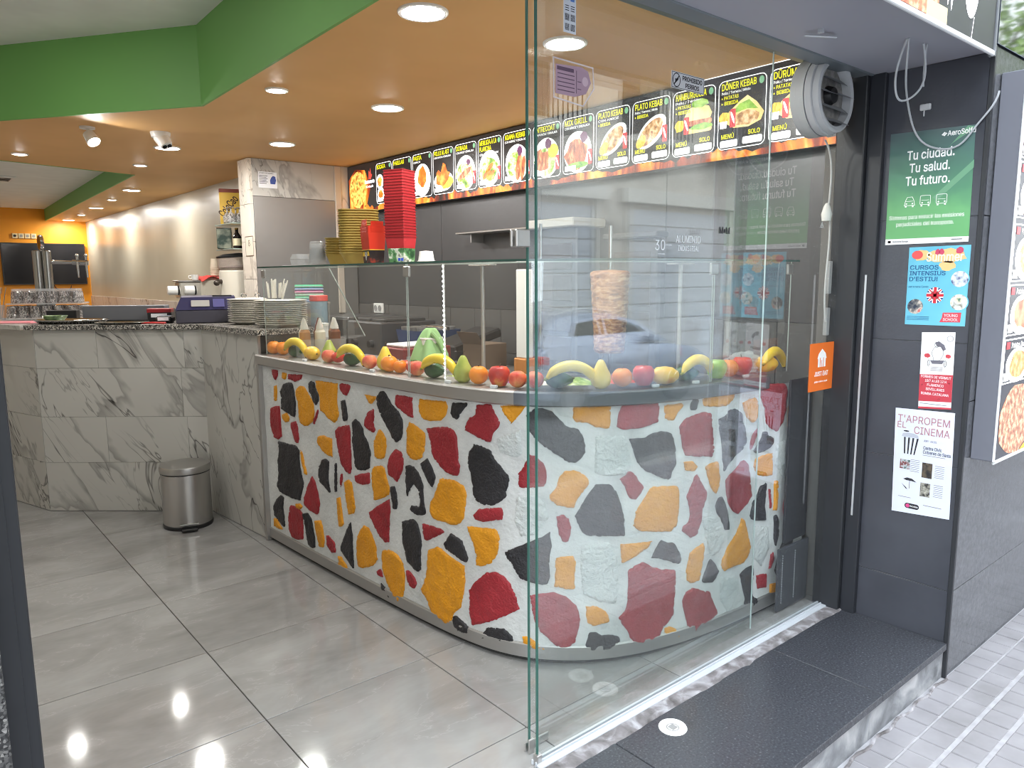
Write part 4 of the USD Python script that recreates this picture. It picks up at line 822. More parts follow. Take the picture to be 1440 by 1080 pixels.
# ================================================================ FRUIT ON THE RIM
def fruit_mat(name, a, b, c=None, sc=9, rough=.35, bump=(70, .0008)):
    return M(name, n=(sc, [(.35, a), (.55, b)]+([(.7, c)] if c else []), 3), rough=rough, bump=bump, sss=0)
FM = {'orange': fruit_mat('orange_peel', c8(240, 130, 20), c8(250, 150, 35), bump=(160, .0012)), 'tangerine': fruit_mat('tangerine_peel', c8(240, 120, 14), c8(248, 140, 25), bump=(160, .001)),
      'apple': fruit_mat('red_apple_skin', c8(178, 28, 34), c8(214, 60, 44), c8(232, 190, 70), 14), 'green_apple': fruit_mat('green_apple_skin', c8(140, 180, 60), c8(170, 205, 85)),
      'pear': fruit_mat('yellow_pear_skin', c8(226, 190, 50), c8(240, 206, 70)), 'green_pear': fruit_mat('green_pear_skin', c8(140, 160, 60), c8(180, 190, 90)),
      'avocado': fruit_mat('avocado_skin', c8(24, 60, 36), c8(44, 92, 50), sc=20, bump=(90, .002)), 'peach': fruit_mat('peach_skin', c8(214, 60, 50), c8(238, 130, 90), c8(248, 200, 130), 16, .5),
      'mango': fruit_mat('mango_skin', c8(240, 180, 40), c8(250, 200, 60), c8(226, 110, 50), 10), 'tomato': fruit_mat('tomato_skin', c8(190, 34, 20), c8(216, 56, 30)), 'banana': fruit_mat('banana_skin', c8(240, 200, 36), c8(248, 214, 60), sc=5)}
STEM = M('fruit_stem', c8(80, 60, 36), .8)
def rnd_body(prof, seed, n=26, amp=.03):
    m = lathe(prof, n); v = np.array(m.vertices); L = np.linalg.norm(v, axis=1)+1e-9
    v *= (1+amp*(meshkit.fbm(v*22+seed*3.1, 2)-.5))[:, None]; m.vertices = v; return m
def sph(r, zs=1.0, k=12, dimple=0.0):
    return [(max(0, r*math.sin(a)), r+r*zs*-math.cos(a)-(dimple*math.exp(-((math.pi-a)/.35)**2))) for a in np.linspace(0, math.pi, k)]
def make_fruit(kind, name, label, loc, rz):
    t = thing(name, label, 'fruit', loc, rz, 'fruit along the counter rim')
    if kind in ('orange', 'tangerine'):
        r = .039 if kind == 'orange' else .031; obj('peel', rnd_body(sph(r, .96, 14, .004), 1), FM[kind], t, smooth=True); obj('stem', mv(trimesh.creation.icosphere(1, .004), (0, 0, r*1.93)), STEM, t)
    elif kind in ('apple', 'green_apple'):
        obj('skin', rnd_body([(0, .010), (.014, .002), (.026, .004), (.037, .024), (.043, .046), (.040, .064), (.030, .077), (.015, .079), (.004, .070), (0, .068)], 2), FM[kind], t, smooth=True); obj('stem', tube([(0, 0, .066), (.003, 0, .078), (.007, .002, .09)], .0018, 6), STEM, t)
    elif kind in ('pear', 'green_pear'):
        obj('skin', rnd_body([(0, .004), (.018, .0), (.034, .014), (.040, .034), (.036, .056), (.024, .080), (.016, .098), (.009, .108), (0, .110)], 3), FM[kind], t, smooth=True); obj('stem', tube([(0, 0, .107), (.004, 0, .12), (.01, 0, .128)], .002, 6), STEM, t)
    elif kind == 'avocado':
        m = rnd_body([(0, -.052), (.016, -.046), (.029, -.028), (.033, -.006), (.028, .018), (.018, .04), (.010, .053), (0, .056)], 4, 26, .02); obj('skin', mv(m, (0, 0, .032), ry=math.pi/2), FM[kind], t, smooth=True); obj('stem', mv(trimesh.creation.icosphere(1, .004), (.057, 0, .037)), STEM, t)
    elif kind == 'peach': obj('skin', rnd_body(sph(.035, .95, 14, .006), 5), FM[kind], t, smooth=True); obj('stem', mv(trimesh.creation.icosphere(1, .003), (0, 0, .06)), STEM, t)
    elif kind == 'mango':
        m = rnd_body([(0, -.058), (.016, -.054), (.033, -.032), (.036, 0), (.031, .03), (.016, .052), (0, .057)], 6); obj('skin', mv(m, (0, 0, .035), ry=math.pi/2), FM[kind], t, smooth=True); obj('stem', mv(trimesh.creation.icosphere(1, .004), (.057, 0, .035)), STEM, t)
    elif kind == 'tomato': obj('skin', rnd_body(sph(.034, .82, 14, .006), 7), FM[kind], t, smooth=True); obj('stem', [tube([(0, 0, .057), (.009*math.cos(a), .009*math.sin(a), .063), (.018*math.cos(a), .018*math.sin(a), .058)], .0018, 5) for a in np.arange(0, 6.2, 1.25)], M('tomato_calyx', c8(60, 110, 40), .7), t)
    else:  # banana, arched, resting on its two ends, ridged
        a = np.linspace(-1.05, 1.40, 22); R = .092; P = np.c_[R*np.sin(a)*1.12, .012*np.sin(a*1.3), R*np.cos(a)-R*math.cos(1.40)+.012]
        rr = np.interp(a, [-1.05, -.95, -.7, .1, .95, 1.25, 1.40], [.007, .010, .019, .022, .019, .011, .008])
        m = tube(P, rr, 10); obj('skin', m, FM['banana'], t, smooth=50); obj('stem', tube([P[0]+[-.012, 0, -.006], P[0]], [.005, .006], 8), M('banana_stem', c8(150, 150, 50), .6), t); obj('tip', tube([P[-1], P[-1]+[.004, 0, -.005]], [.007, .004], 8), STEM, t)
    return t
# kind, distance along the rim, distance behind the glass, turn, label
FR = [('orange', .035, -.06, 0, 'orange at the far end of the fruit row, next to the bar'), ('orange', .122, -.075, 1, 'second orange from the bar, before the first banana'),
      ('avocado', .27, -.078, 1.2, 'dark green avocado under the banana closest to the bar'), ('banana', .31, -.052, 1.4, 'arched yellow banana closest to the bar end'), ('mango', .47, -.07, .6, 'yellow mango just right of the first banana'),
      ('green_pear', .59, -.10, 0, 'green pear standing beside the first yellow mango'), ('peach', .655, -.06, 0, 'orange pink peach right of the first green pear'), ('tomato', .73, -.07, 0, 'dark red tomato left of the second banana'),
      ('avocado', .85, -.078, 1.3, 'dark green avocado under the second banana'), ('banana', .87, -.052, 1.45, 'arched banana second from the bar end'), ('peach', 1.03, -.06, 0, 'pink peach right of the second banana'),
      ('pear', 1.115, -.09, 0, 'yellow orange pear standing behind the row, near a peach'), ('orange', 1.19, -.06, .5, 'orange between the yellow pear and the small tangerine'), ('tangerine', 1.265, -.065, 0, 'small tangerine left of the pane seam'),
      ('tomato', 1.335, -.085, 0, 'red tomato behind the pane seam'), ('peach', 1.395, -.06, 1, 'pale peach just right of the pane seam'), ('avocado', 1.495, -.078, 1.2, 'big dark avocado under the banana by the light strip'),
      ('banana', 1.55, -.052, 1.3, 'bright arched banana crossed by the dotted light strip'), ('green_pear', 1.69, -.065, 0, 'green yellow pear right of the light strip'), ('orange', 1.787, -.055, 0, 'round orange between the green pear and the big apple'),
      ('apple', 1.895, -.055, 0, 'big red and yellow apple behind a rim clip'), ('peach', 1.985, -.05, 0, 'pale red peach left of the sliding glass edge'), ('peach', 2.06, -.055, 2, 'peach seen through the sliding glass edge'),
      ('avocado', 2.16, -.078, 1.0, 'dark green avocado lying under the front banana'), ('banana', 2.21, -.052, .75, 'large arched banana left in the glazed front'), ('pear', 2.337, -.06, 0, 'yellow pear upright in the glazed front'),
      ('orange', 2.43, -.06, 1, 'orange between the upright pear and the red apple'), ('apple', 2.529, -.06, 1, 'red apple beside the long yellow mango'), ('mango', 2.634, -.06, .2, 'long yellow mango lying right of the red apple'),
      ('avocado', 2.765, -.078, .4, 'green avocado under the banana in the middle of the front'), ('banana', 2.80, -.052, .3, 'arched banana over the green avocado in the front'), ('green_apple', 2.925, -.06, 0, 'green apple right of the front banana'),
      ('orange', 3.005, -.06, 2, 'orange right of the green apple'), ('apple', 3.095, -.06, 2, 'small red apple by the plastic bag'), ('mango', 3.275, -.06, .1, 'short yellow mango under the last banana'), ('banana', 3.32, -.052, .2, 'last banana at the right end of the rim')]
fp_ = {}
for kind, s, off, rz, lab in FR:
    q, n_ = bp(s, off); t0 = math.atan2(n_[0], -n_[1]); a_ = t0+(rz if kind not in ('banana', 'avocado', 'mango') else (0 if kind == 'banana' else (rz-.8)*.5))
    a_ += 0 if kind not in ('banana', 'avocado', 'mango') else 0
    if kind not in fp_: fp_[kind] = make_fruit(kind, kind, lab, (*q, 1.081), a_)
    else: dup(fp_[kind], (*q, 1.081), a_, lab)

# ================================================================ THINGS ON THE GLASS TOP SHELF
ZS = ZT+.004
def at(s, o): q, n_ = bp(s, o); return (q[0], q[1], ZS), math.atan2(n_[0], -n_[1])
def taper(w0, d0, w1, d1, z0, z1, r=.01, t=.0012, bottom=True):
    """open tapered carton: outer wall, rim, and floor"""
    def rg(w, d, k): return np.array(rrect(-w/2, -d/2, w/2, d/2, min(r, w/3)).exterior.coords)[:-1]
    a, b = rg(w0, d0, 0), rg(w1, d1, 1); a2, b2 = a*(1-2*t/w0), b*(1-2*t/w1); n = len(a)
    V = np.vstack([np.c_[x, np.full(n, z)] for x, z in ((a, z0), (b, z1), (b2, z1), (a2, z0+t))]); F = []
    for k in range(3):
        for i in range(n):
            j = (i+1) % n; F += [(k*n+i, k*n+j, (k+1)*n+j), (k*n+i, (k+1)*n+j, (k+1)*n+i)]
    if bottom: F += [(0, i+1, i) for i in range(1, n-1)]+[(3*n, 3*n+i, 3*n+i+1) for i in range(1, n-1)]
    return trimesh.Trimesh(V, F, process=False)
KRAFT = M('olive_kraft_card', c8(176, 152, 78), .65, bump=(90, .0004)); KRAFTD = M('kraft_inside', c8(150, 126, 66), .7)
def kraft_stack(nm, s, o, n, w, label, grp):
    (loc, a_) = at(s, o); pit = .0118; first_ = None
    for k in range(n):
        L = (loc[0]+rnd.uniform(-.0015, .0015), loc[1]+rnd.uniform(-.0015, .0015), ZS+k*pit)
        lab = label % ('lowest one of the stack' if k == 0 else 'top one of the stack' if k == n-1 else 'the %s one up' % _ORD[k])
        if first_ is None:
            t = first_ = thing(nm, lab, 'food bowl', L, a_-.55, grp); obj('bowl', taper(w*.74, w*.56, w, w*.82, 0, .055, .045, .0012), KRAFT, t)
            obj('rim', mv(cat([prism(rrect(-w/2-.003, -w*.41-.003, w/2+.003, w*.41+.003, .048).difference(rrect(-w/2+.003, -w*.41+.003, w/2-.003, w*.41-.003, .043)), .0035)]), (0, 0, .053)), KRAFT, t)
        else: dup(first_, L, a_-.55+rnd.uniform(-.02, .02), lab)
kraft_stack('kraft_bowl', .80, -.17, 18, .225, 'olive brown kraft bowl in the tall stack, %s', 'tall stack of kraft bowls')
kraft_stack('small_kraft_bowl', .52, -.22, 8, .16, 'small kraft bowl in the short stack behind the tall one, %s', 'short stack of small kraft bowls')
REDC = M('red_carton', c8(178, 44, 50), .5); REDD = M('deep_red_carton', c8(150, 26, 34), .5); PRN = M('green_white_carton_print', n=(30, [(.35, c8(30, 70, 40)), (.5, c8(90, 140, 90)), (.6, c8(220, 225, 210)), (.7, c8(40, 60, 40))], 4), rough=.5)
loc, a_ = at(1.235, -.11); r0 = None
for k in range(24):
    lab = 'red fries carton in the tall column, ' + ('lowest, with a printed foot' if k == 0 else 'topmost' if k == 23 else 'the %s one up from the shelf' % _ORD[k])
    L = (loc[0]+rnd.uniform(-.001, .001), loc[1]+rnd.uniform(-.001, .001), ZS+k*.0122)
    if r0 is None:
        t = r0 = thing('red_carton', lab, 'food carton', L, a_+.35, 'tall column of red cartons'); obj('sleeve', taper(.076, .076, .1, .1, .0, .115, .004), REDC, t)
        obj('collar', mv(prism(ring(rrect(-.0515, -.0515, .0515, .0515, .005), .003), .004), (0, 0, .111)), REDD, t)
    else: dup(r0, L, a_+.35+rnd.uniform(-.015, .015), lab)
bt = thing('printed_carton', 'carton with green and white print that carries the red column', 'food carton', (loc[0]-.006, loc[1]-.014, ZS), a_+.35)
obj('printed_wall', taper(.082, .082, .088, .088, 0, .062, .004), PRN, bt); obj('colour_mark', [bx(.01, -.0445, .008, .022, -.0425, .02), bx(.026, -.0445, .008, .036, -.0425, .02)], M('blue_mark', c8(50, 80, 190), .5), bt)
BPR = M('black_carton', n=(26, [(.4, c8(28, 24, 24)), (.55, c8(44, 34, 32)), (.68, c8(150, 52, 30))], 3), rough=.5); loc, a_ = at(1.03, -.10); b0 = None
for k in range(3):
    L = (loc[0], loc[1], ZS+k*.014); lab = 'red and black noodle carton beside the red column, ' + ('lowest', 'middle', 'top')[k]
    if b0 is None:
        t = b0 = thing('noodle_carton', lab, 'food carton', L, a_-.2, 'red and black cartons'); obj('lower_wall', taper(.084, .066, .092, .074, 0, .062, .004), BPR, t); obj('upper_wall', taper(.0925, .0745, .103, .086, .0622, .14, .004, bottom=False), M('orange_red_carton', c8(204, 52, 28), .5), t)
        obj('stripe', taper(.0925, .0745, .0932, .0752, .060, .0635, .004, bottom=False), M('yellow_stripe', c8(230, 190, 60), .5), t)
        for sx in (-1, 1): obj('yellow_mark', mv(prism(rrect(-.011, -.011, .011, .011, .003), .001), (sx*.027, -.0355, .045), rx=math.pi/2), M('yellow_mark', c8(232, 190, 30), .5), t); obj('white_stick', mv(bx(-.001, -.0005, -.022, .001, .0005, .022), (sx*.01, -.036, .034), ry=sx*.6), INKW, t)
        obj('top_flap', [mv(bx(-.03, -.0008, 0, .03, .0008, .03), (0, -.043, .139), rx=-.1), mv(bx(-.0008, -.03, 0, .0008, .03, .022), (.051, 0, .139), ry=.15)], M('orange_red_carton'), t)
    else: dup(b0, L, a_-.2, lab)
CLEAR = M('clear_plastic', (.62, .65, .67), .1, alpha=.2, spec=.8)
loc, a_ = at(.455, -.13); c0 = None
for k in range(4):
    L = (loc[0], loc[1], ZS+.002+k*.012); lab = 'clear ridged plastic cup upside down, ' + ('lowest', 'second', 'third', 'topmost')[k]+' of the nested four'
    if c0 is None:
        t = c0 = thing('plastic_cup', lab, 'cup', L, a_, 'nested clear cups'); a = np.linspace(0, 2*math.pi, 48, endpoint=False); V = []
        for r, z in ((.046, 0), (.046, .004), (.042, .006), (.034, .082), (.030, .086)): V += [((r+(.0012 if k2 % 2 else 0)*(z > .004))*np.array([math.cos(x), math.sin(x)])).tolist()+[z] for k2, x in enumerate(a)]
        F = [f for q in range(4) for i in range(48) for f in ((q*48+i, q*48+(i+1) % 48, (q+1)*48+(i+1) % 48), (q*48+i, (q+1)*48+(i+1) % 48, (q+1)*48+i))]
        obj('cup_wall', trimesh.Trimesh(V, F, process=False), CLEAR, t); obj('cup_base', lathe([(0, .084), (.03, .086)], 30), CLEAR, t)
    else: dup(c0, L, a_+k, lab)
loc, a_ = at(.335, -.10); t = thing('clear_food_box', 'clear plastic food box with a domed lid by the end of the glass shelf', 'food box', loc, a_); obj('box', taper(.082, .082, .092, .092, .0, .035, .01), CLEAR, t); obj('lid', mv(taper(.074, .074, .092, .092, 0, .026, .01), (0, 0, .0625), rx=math.pi), CLEAR, t)
loc, a_ = at(1.36, -.15); t = thing('foam_cup', 'small white foam cup upside down right of the red column', 'cup', loc, a_); obj('cup', lathe([(.038, 0), (.038, .006), (.035, .008), (.029, .048), (0, .05)], 28), WHITEP, t); obj('lip', lathe([(.036, 0), (.040, 0), (.040, .007), (.036, .007)], 28), WHITEP, t)
loc, a_ = at(.17, -.14); t = thing('folded_paper', 'folded white paper slip lying on the end of the glass shelf', 'paper', loc, a_); obj('sheet', bx(-.075, -.04, 0, .075, .04, .003, .001), PAPER, t); obj('folded_flap', mv(bx(-.07, -.035, .003, .07, .035, .005, .0008), (0, 0, .0), 0.06), PAPER, t)
# ================================================================ THINGS ON THE BAR
ZB = 1.2205
# stacks of dinner plates: every plate on its own
PLATE = M('white_stoneware', c8(226, 222, 212), .22)
p0 = None
for s_, (cx, cy, nP) in enumerate(((1.78, 4.67, 13), (1.79, 4.255, 13))):
    for k in range(nP):
        lab = f'white dinner plate in the {("rear", "front")[s_]} stack on the granite, ' + ('lowest' if k == 0 else 'topmost' if k == nP-1 else f'the {_ORD[k]} one up')
        L = (cx+rnd.uniform(-.002, .002), cy+rnd.uniform(-.002, .002), ZB+k*.0112)
        if p0 is None:
            t = p0 = thing('dinner_plate', lab, 'plate', L, 0, 'stacked dinner plates'); obj('dish', lathe([(0, .003), (.085, .003), (.09, .0), (.098, 0), (.11, .007), (.147, .019), (.15, .0215), (.147, .023), (.108, .0115), (.096, .007), (0, .007)], 44), PLATE, t)
            obj('rim_band', lathe([(.146, .0232), (.1505, .0218), (.1502, .0196)], 44), M('plate_rim', c8(205, 200, 190), .25), t)
        else: dup(p0, L, k, lab)
# blue cash register box
cr = thing('cash_register', 'violet blue cash register box with a grey display at the bar corner', 'cash register', (1.63, 5.09, ZB), -.31)
obj('lower_case', bx(-.185, -.14, 0, .185, .14, .085, .006), M('register_grey', c8(62, 60, 72), .45), cr)
V = np.array([(-.185, -.14, .086), (.185, -.14, .086), (.185, .14, .086), (-.185, .14, .086), (-.15, -.075, .165), (.178, -.075, .165), (.178, .13, .172), (-.15, .13, .172)])
up = obj('upper_case', trimesh.convex.convex_hull(V), M('violet_blue_plastic', c8(40, 40, 78), .38), cr)
sl = frame((-.13, -.128, .105), (1, 0, 0), (0, .0635/.1015, .0793/.1015)); obj('display', on(prism(rrect(.04, .0, .15, .05, .004), .004), sl), M('register_display', c8(168, 168, 165), .3), up); obj('key_panel', on(prism(rrect(.17, -.005, .24, .06, .004), .003), sl), M('light_violet_plastic', c8(84, 84, 136), .35), up)
obj('paper_slot', bx(.04, -.02, .166, .16, .03, .176, .003), BLACKP, up)
# small things beside it
for k, (dx, dy, lab, nm) in enumerate(((1.66, 4.80, 'small white box with a blue label by the cash register', 'tea_box'), (1.745, 4.70, 'small white box with a ring clip next to the plates', 'white_box'))):
    t = thing(nm, lab, 'box', (dx+.15, dy+.08, ZB+.128), .3) if False else thing(nm, lab, 'box', (1.86+.075*k, 5.03-.05*k, ZB), -.3)
    obj('carton', bx(-.045, -.03, 0, .045, .03, .155, .003), WHITEP, t); obj('label_print', bx(-.03, -.031, .125, .03, -.03, .15), M('teal_label', c8(110, 160, 165), .5) if k == 0 else GREYP, t); obj('clip_ring', mv(trimesh.creation.torus(.016, .003, 18, 8), (0, 0, .168), rx=math.pi/2), CHROME, t)
# straws in a holder
sh = thing('straw_holder', 'black holder full of white paper straws behind the plates', 'holder', (1.905, 4.62, ZB))
obj('cup', taper(.07, .07, .08, .08, 0, .16, .006), BLACKP, sh); q = np.random.default_rng(5)
for k in range(20):
    a, b = q.uniform(-.03, .03, 2), q.uniform(-.055, .055, 2)+[.02, 0]; obj('straw', tube([(a[0]*.8, a[1]*.8, .01), (a[0]+b[0], a[1]+b[1], .25+q.uniform(0, .03))], .004, 6), M('paper_straw', c8(232, 226, 214), .6), sh)
# clutter at the left of the bar
gb = thing('grey_screen_box', 'long plain grey box standing at the back of the bar', 'box', (1.28, 5.68, ZB), -.6); obj('case', bx(-.27, -.05, 0, .27, .05, .105, .004), M('slate_grey_plastic', c8(98, 100, 106), .5), gb); obj('base_foot', bx(-.25, -.055, 0, .25, .055, .008, .002), BLACKP, gb)
cd = thing('card_reader', 'dark card reader with a white slip beside the cash register', 'card reader', (1.40, 5.20, ZB), -.4); obj('body', bx(-.05, -.085, 0, .05, .085, .045, .012), BLACKP, cd); obj('receipt', bx(-.035, -.0865, .018, .03, -.084, .04), PAPER, cd); obj('screen', bx(-.03, .0, .0445, .03, .06, .0465), M('blue_grey_screen', c8(110, 130, 150), .2), cd)
cd2 = thing('receipt_printer', 'small black printer with red trim behind the card reader', 'printer', (1.44, 5.42, ZB), -.5); obj('body', bx(-.075, -.08, 0, .075, .08, .085, .01), BLACKP, cd2); obj('trim', bx(-.076, -.081, .06, .076, .0, .088, .003), M('dark_red_plastic', c8(140, 30, 36), .4), cd2); obj('paper', bx(-.05, -.083, .03, .05, -.079, .055), PAPER, cd2)
rc = thing('red_clip', 'small red plastic tongs lying on the granite', 'tongs', (1.30, 5.12, ZB), -.7); obj('jaw', tube([(-.07, 0, .006), (0, .008, .008), (.08, .012, .006)], .005, 8), M('red_plastic', c8(190, 40, 40), .35), rc); obj('jaw', tube([(-.07, 0, .006), (0, -.008, .008), (.08, -.012, .006)], .005, 8), M('red_plastic'), rc)
st2 = thing('oval_tray', 'thin oval steel tray lying on the granite front edge', 'tray', (1.15, 5.27, ZB), -.7); obj('tray', mv(lathe([(0, .001), (.10, .001), (.13, .009), (.134, .0105), (.13, .0118), (.10, .003), (0, .003)], 36), s=(1.25, .6, 1)), CHROME, st2); obj('rim', mv(trimesh.creation.torus(.132, .0018, 36, 8), (0, 0, .0112), s=(1.25, .6, 1)), CHROME, st2)
tr = thing('serving_tray', 'large polished serving tray at the left end of the granite', 'tray', (.93, 5.62, ZB), -.72); obj('tray', mv(lathe([(0, .001), (.19, .001), (.225, .02), (.232, .022), (.225, .025), (.19, .004), (0, .004)], 44), s=(1.05, .62, 1)), CHROME, tr); obj('rim', mv(trimesh.creation.torus(.23, .003, 44, 8), (0, 0, .0235), s=(1.05, .62, 1)), CHROME, tr)
bw = thing('green_bowl', 'dark green patterned bowl standing on the serving tray', 'bowl', (.85, 5.69, ZB+.005), 0); obj('bowl', lathe([(0, .004), (.035, .0), (.045, .006), (.07, .034), (.075, .046), (.070, .045), (.045, .012), (0, .010)], 32), M('dark_green_glaze', n=(24, G(c8(40, 66, 40), c8(110, 130, 90)), 3), rough=.25), bw); obj('cream_filling', lathe([(0, .042), (.05, .038), (.068, .036)], 28), M('cream_food', c8(214, 196, 150), .5), bw)
bk = thing('black_box', 'small black box behind the serving tray', 'box', (.93, 5.88, ZB+.0), -.4); obj('case', bx(-.09, -.05, 0, .09, .05, .075, .004), BLACKP, bk); obj('lid', bx(-.092, -.052, .072, .092, .052, .078, .002), M('box_lid_grey', c8(60, 60, 60), .4), bk)
mt = thing('pink_mat', 'pink plastic cutting sheet at the far left of the bar', 'mat', (.62, 6.02, 1.2185), -.6); obj('sheet', bx(-.2, -.1, 0, .2, .1, .008, .003), M('pink_plastic', c8(226, 130, 140), .45), mt); obj('edge_band', bx(-.2, -.102, .002, .2, -.1, .006), M('pale_pink', c8(235, 170, 175), .45), mt)
ck = thing('cutlery_cup', 'clear cup of forks at the left end of the bar', 'cutlery holder', (.62, 6.42, 1.2185)); obj('cup', lathe([(0, .003), (.038, .003), (.044, .11), (.0425, .11), (.036, .006), (0, .006)], 26), CLEAR, ck)
for k in range(5):
    a = k*1.25; b = np.array([math.cos(a), math.sin(a)]); h = obj('fork', [tube([(*(b*.01), .01), (*(b*.045), .19)], .003, 6)]+[tube([(*(b*.045+np.array([-b[1], b[0]])*d), .19), (*(b*.055+np.array([-b[1], b[0]])*d*1.3), .235)], .0015, 5) for d in (-.008, -.003, .003, .008)], CHROME, ck)
# drinking glasses packed in two tiers with trays
GLASS = M('drinking_glass', (1, 1, 1), .03, trans=1.0, ior=1.3)
CUT = M('cut_glass_painted_sparkle', n=(55, [(.3, c8(60, 58, 58)), (.48, c8(130, 128, 128)), (.56, c8(225, 222, 220)), (.64, c8(110, 108, 110))], 2), rough=.06, alpha=.62, spec=1.0, coat=1.0)  # dark and bright speckle puts the sparkle of the glass into its colour
g0 = None
rk = thing('glass_tray', 'clear tray carrying upturned glasses at the left end of the bar', 'tray', (.92, 6.36, ZB), -.35); obj('tray', bx(-.27, -.12, 0, .27, .12, .012, .004), CLEAR, rk); obj('tray_rim', prism(ring(rrect(-.275, -.125, .275, .125, .01), .005), .018), CLEAR, rk)
rk2 = thing('upper_glass_tray', 'second clear tray on top of the lower glasses', 'tray', (.92, 6.36, ZB+.108), -.35); obj('tray', bx(-.24, -.11, 0, .24, .11, .008, .003), CLEAR, rk2); obj('tray_rim', prism(ring(rrect(-.245, -.115, .245, .115, .01), .005), .013), CLEAR, rk2)
rk3 = thing('top_glass_tray', 'shallow clear tray lid over the upper glasses', 'tray', (.92, 6.36, ZB+.205), -.35); obj('tray', bx(-.2, -.1, 0, .2, .1, .008, .003), CLEAR, rk3); obj('tray_rim', prism(ring(rrect(-.205, -.105, .205, .105, .01), .005), .016), CLEAR, rk3)
for tier, (nx, z, pit) in enumerate(((7, .0135, .073), (6, .118, .073))):
    for j in range(3):
        for i in range(nx):
            x = (i-(nx-1)/2)*pit; y = (j-1)*.072; ca, sa = math.cos(-.35), math.sin(-.35); L = (.92+x*ca-y*sa, 6.36+x*sa+y*ca, ZB+z); lab = f'upturned cut glass tumbler, {("lower", "upper")[tier]} tier, {("front", "middle", "rear")[j]} row, {_ORD[i]} from the left'
            if g0 is None:
                t = g0 = thing('tumbler', lab, 'glass', L, 0, 'upturned tumblers in trays'); a = np.linspace(0, 2*math.pi, 24, endpoint=False); V = []
                for k2, (r, zz) in enumerate(((.034, 0), (.034, .02), (.031, .05), (.027, .082), (.022, .086))): V += [((r+(.0025 if (i2+k2) % 2 else 0))*math.cos(x), (r+(.0025 if (i2+k2) % 2 else 0))*math.sin(x), zz) for i2, x in enumerate(a)]
                F = [f for q in range(4) for i2 in range(24) for f in ((q*24+i2, q*24+(i2+1) % 24, (q+1)*24+(i2+1) % 24), (q*24+i2, (q+1)*24+(i2+1) % 24, (q+1)*24+i2))]
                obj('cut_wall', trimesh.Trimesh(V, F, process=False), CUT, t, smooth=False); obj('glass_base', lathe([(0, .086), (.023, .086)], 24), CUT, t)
            else: dup(g0, L, i*.7, lab)
# beer tap
tp = thing('beer_tap', 'chrome twin beer tap column with a round badge and a side arm', 'beer tap', (.955, 6.72, ZB), -.25)
ST2 = M('satin_tap_metal', c8(178, 176, 172), .22, 1.0)
for dx in (-.032, .03): obj('column', lathe([(0.04, 0), (.04, .012), (.032, .014), (.032, .50), (.028, .506), (0, .507)], 28, (dx, 0, 0)), ST2, tp)
obj('badge', [mv(lathe([(0, -.012), (.05, -.012), (.054, 0), (.05, .012), (0, .012)], 32), (.0, -.0, .565), ry=math.pi/2, rz=.35, s=(1.1, 1.0, 1.0)), cyl((0, 0, .50), (0, 0, .52), .012)], CHROME, tp)
ar = obj('side_arm', [cyl((.06, 0, .42), (.30, -.03, .415), .016, .012), cyl((.2, -.018, .418), (.31, -.03, .412), .02)], CHROME, tp)
for dx in (.235, .295):
    tpp = obj('tap', [cyl((dx, -.03, .435), (dx, -.03, .46), .009), mv(trimesh.creation.icosphere(2, .014), (dx, -.03, .47)), cyl((dx, -.05, .42), (dx+.004, -.06, .30), .010, .006)], CHROME, tp)

# --- back shelf against the white wall: coffee grinder, espresso machine, shelves
cg = thing('coffee_grinder', 'tall cream coffee machine with a dark lidded clear hopper by the column', 'coffee machine', (2.40, 6.56, 1.06))
obj('body', lathe([(0, 0), (.165, 0), (.168, .02), (.168, .50), (.16, .515), (0, .515)], 44), M('cream_enamel', c8(214, 208, 194), .35), cg)
hp = obj('hopper', lathe([(.158, .515), (.175, .54), (.178, .63)], 40), M('smoky_clear', (.5, .42, .38), .15, alpha=.5), cg); obj('beans', lathe([(0, .56), (.1, .555), (.155, .535)], 30), M('roast_brown', n=(60, G(c8(70, 46, 34), c8(120, 84, 64)), 2), rough=.5), hp)
obj('lid', mv(lathe([(.182, 0), (.184, .012), (.12, .03), (0, .036)], 40), (0, 0, .63), ry=-.06), BLACKP, cg); obj('side_lever', [cyl((-.165, -.02, .42), (-.20, -.03, .42), .02), mv(trimesh.creation.icosphere(2, .026), (-.21, -.03, .41))], M('dark_bronze', c8(70, 62, 56), .4, .5), cg)
em = thing('espresso_machine', 'small cream and steel espresso machine with two white knobs', 'coffee machine', (2.33, 7.12, 1.12), -.12)
obj('body', bx(-.11, -.16, .16, .17, .17, .40, .03), M('cream_enamel'), em); obj('base', bx(-.13, -.16, -.058, .17, .17, .16, .02), STEEL, em); obj('group_shelf', bx(-.29, -.13, .21, -.1, .1, .36, .012), M('satin_grey', c8(190, 186, 176), .3, .6), em); obj('top_plate', bx(-.3, -.14, .36, .17, .15, .372, .004), STEEL, em)
for y in (-.14,):
    for x in (-.34, -.20):
        kb = obj('knob', mv(lathe([(0, -.05), (.036, -.05), (.04, -.04), (.04, .04), (.036, .05), (0, .05)], 24), (x, y, .285), ry=math.pi/2), WHITEP, em); obj('knob_ring', mv(lathe([(.041, .03), (.043, .036), (.041, .045)], 24), (x, y, .285), ry=math.pi/2), BLACKP, kb)
obj('steam_wand', tube(curve([(-.22, -.15, .21), (-.23, -.17, .12), (-.28, -.2, .08), (-.29, -.2, .0)], 16), .008), BLACKP, em)
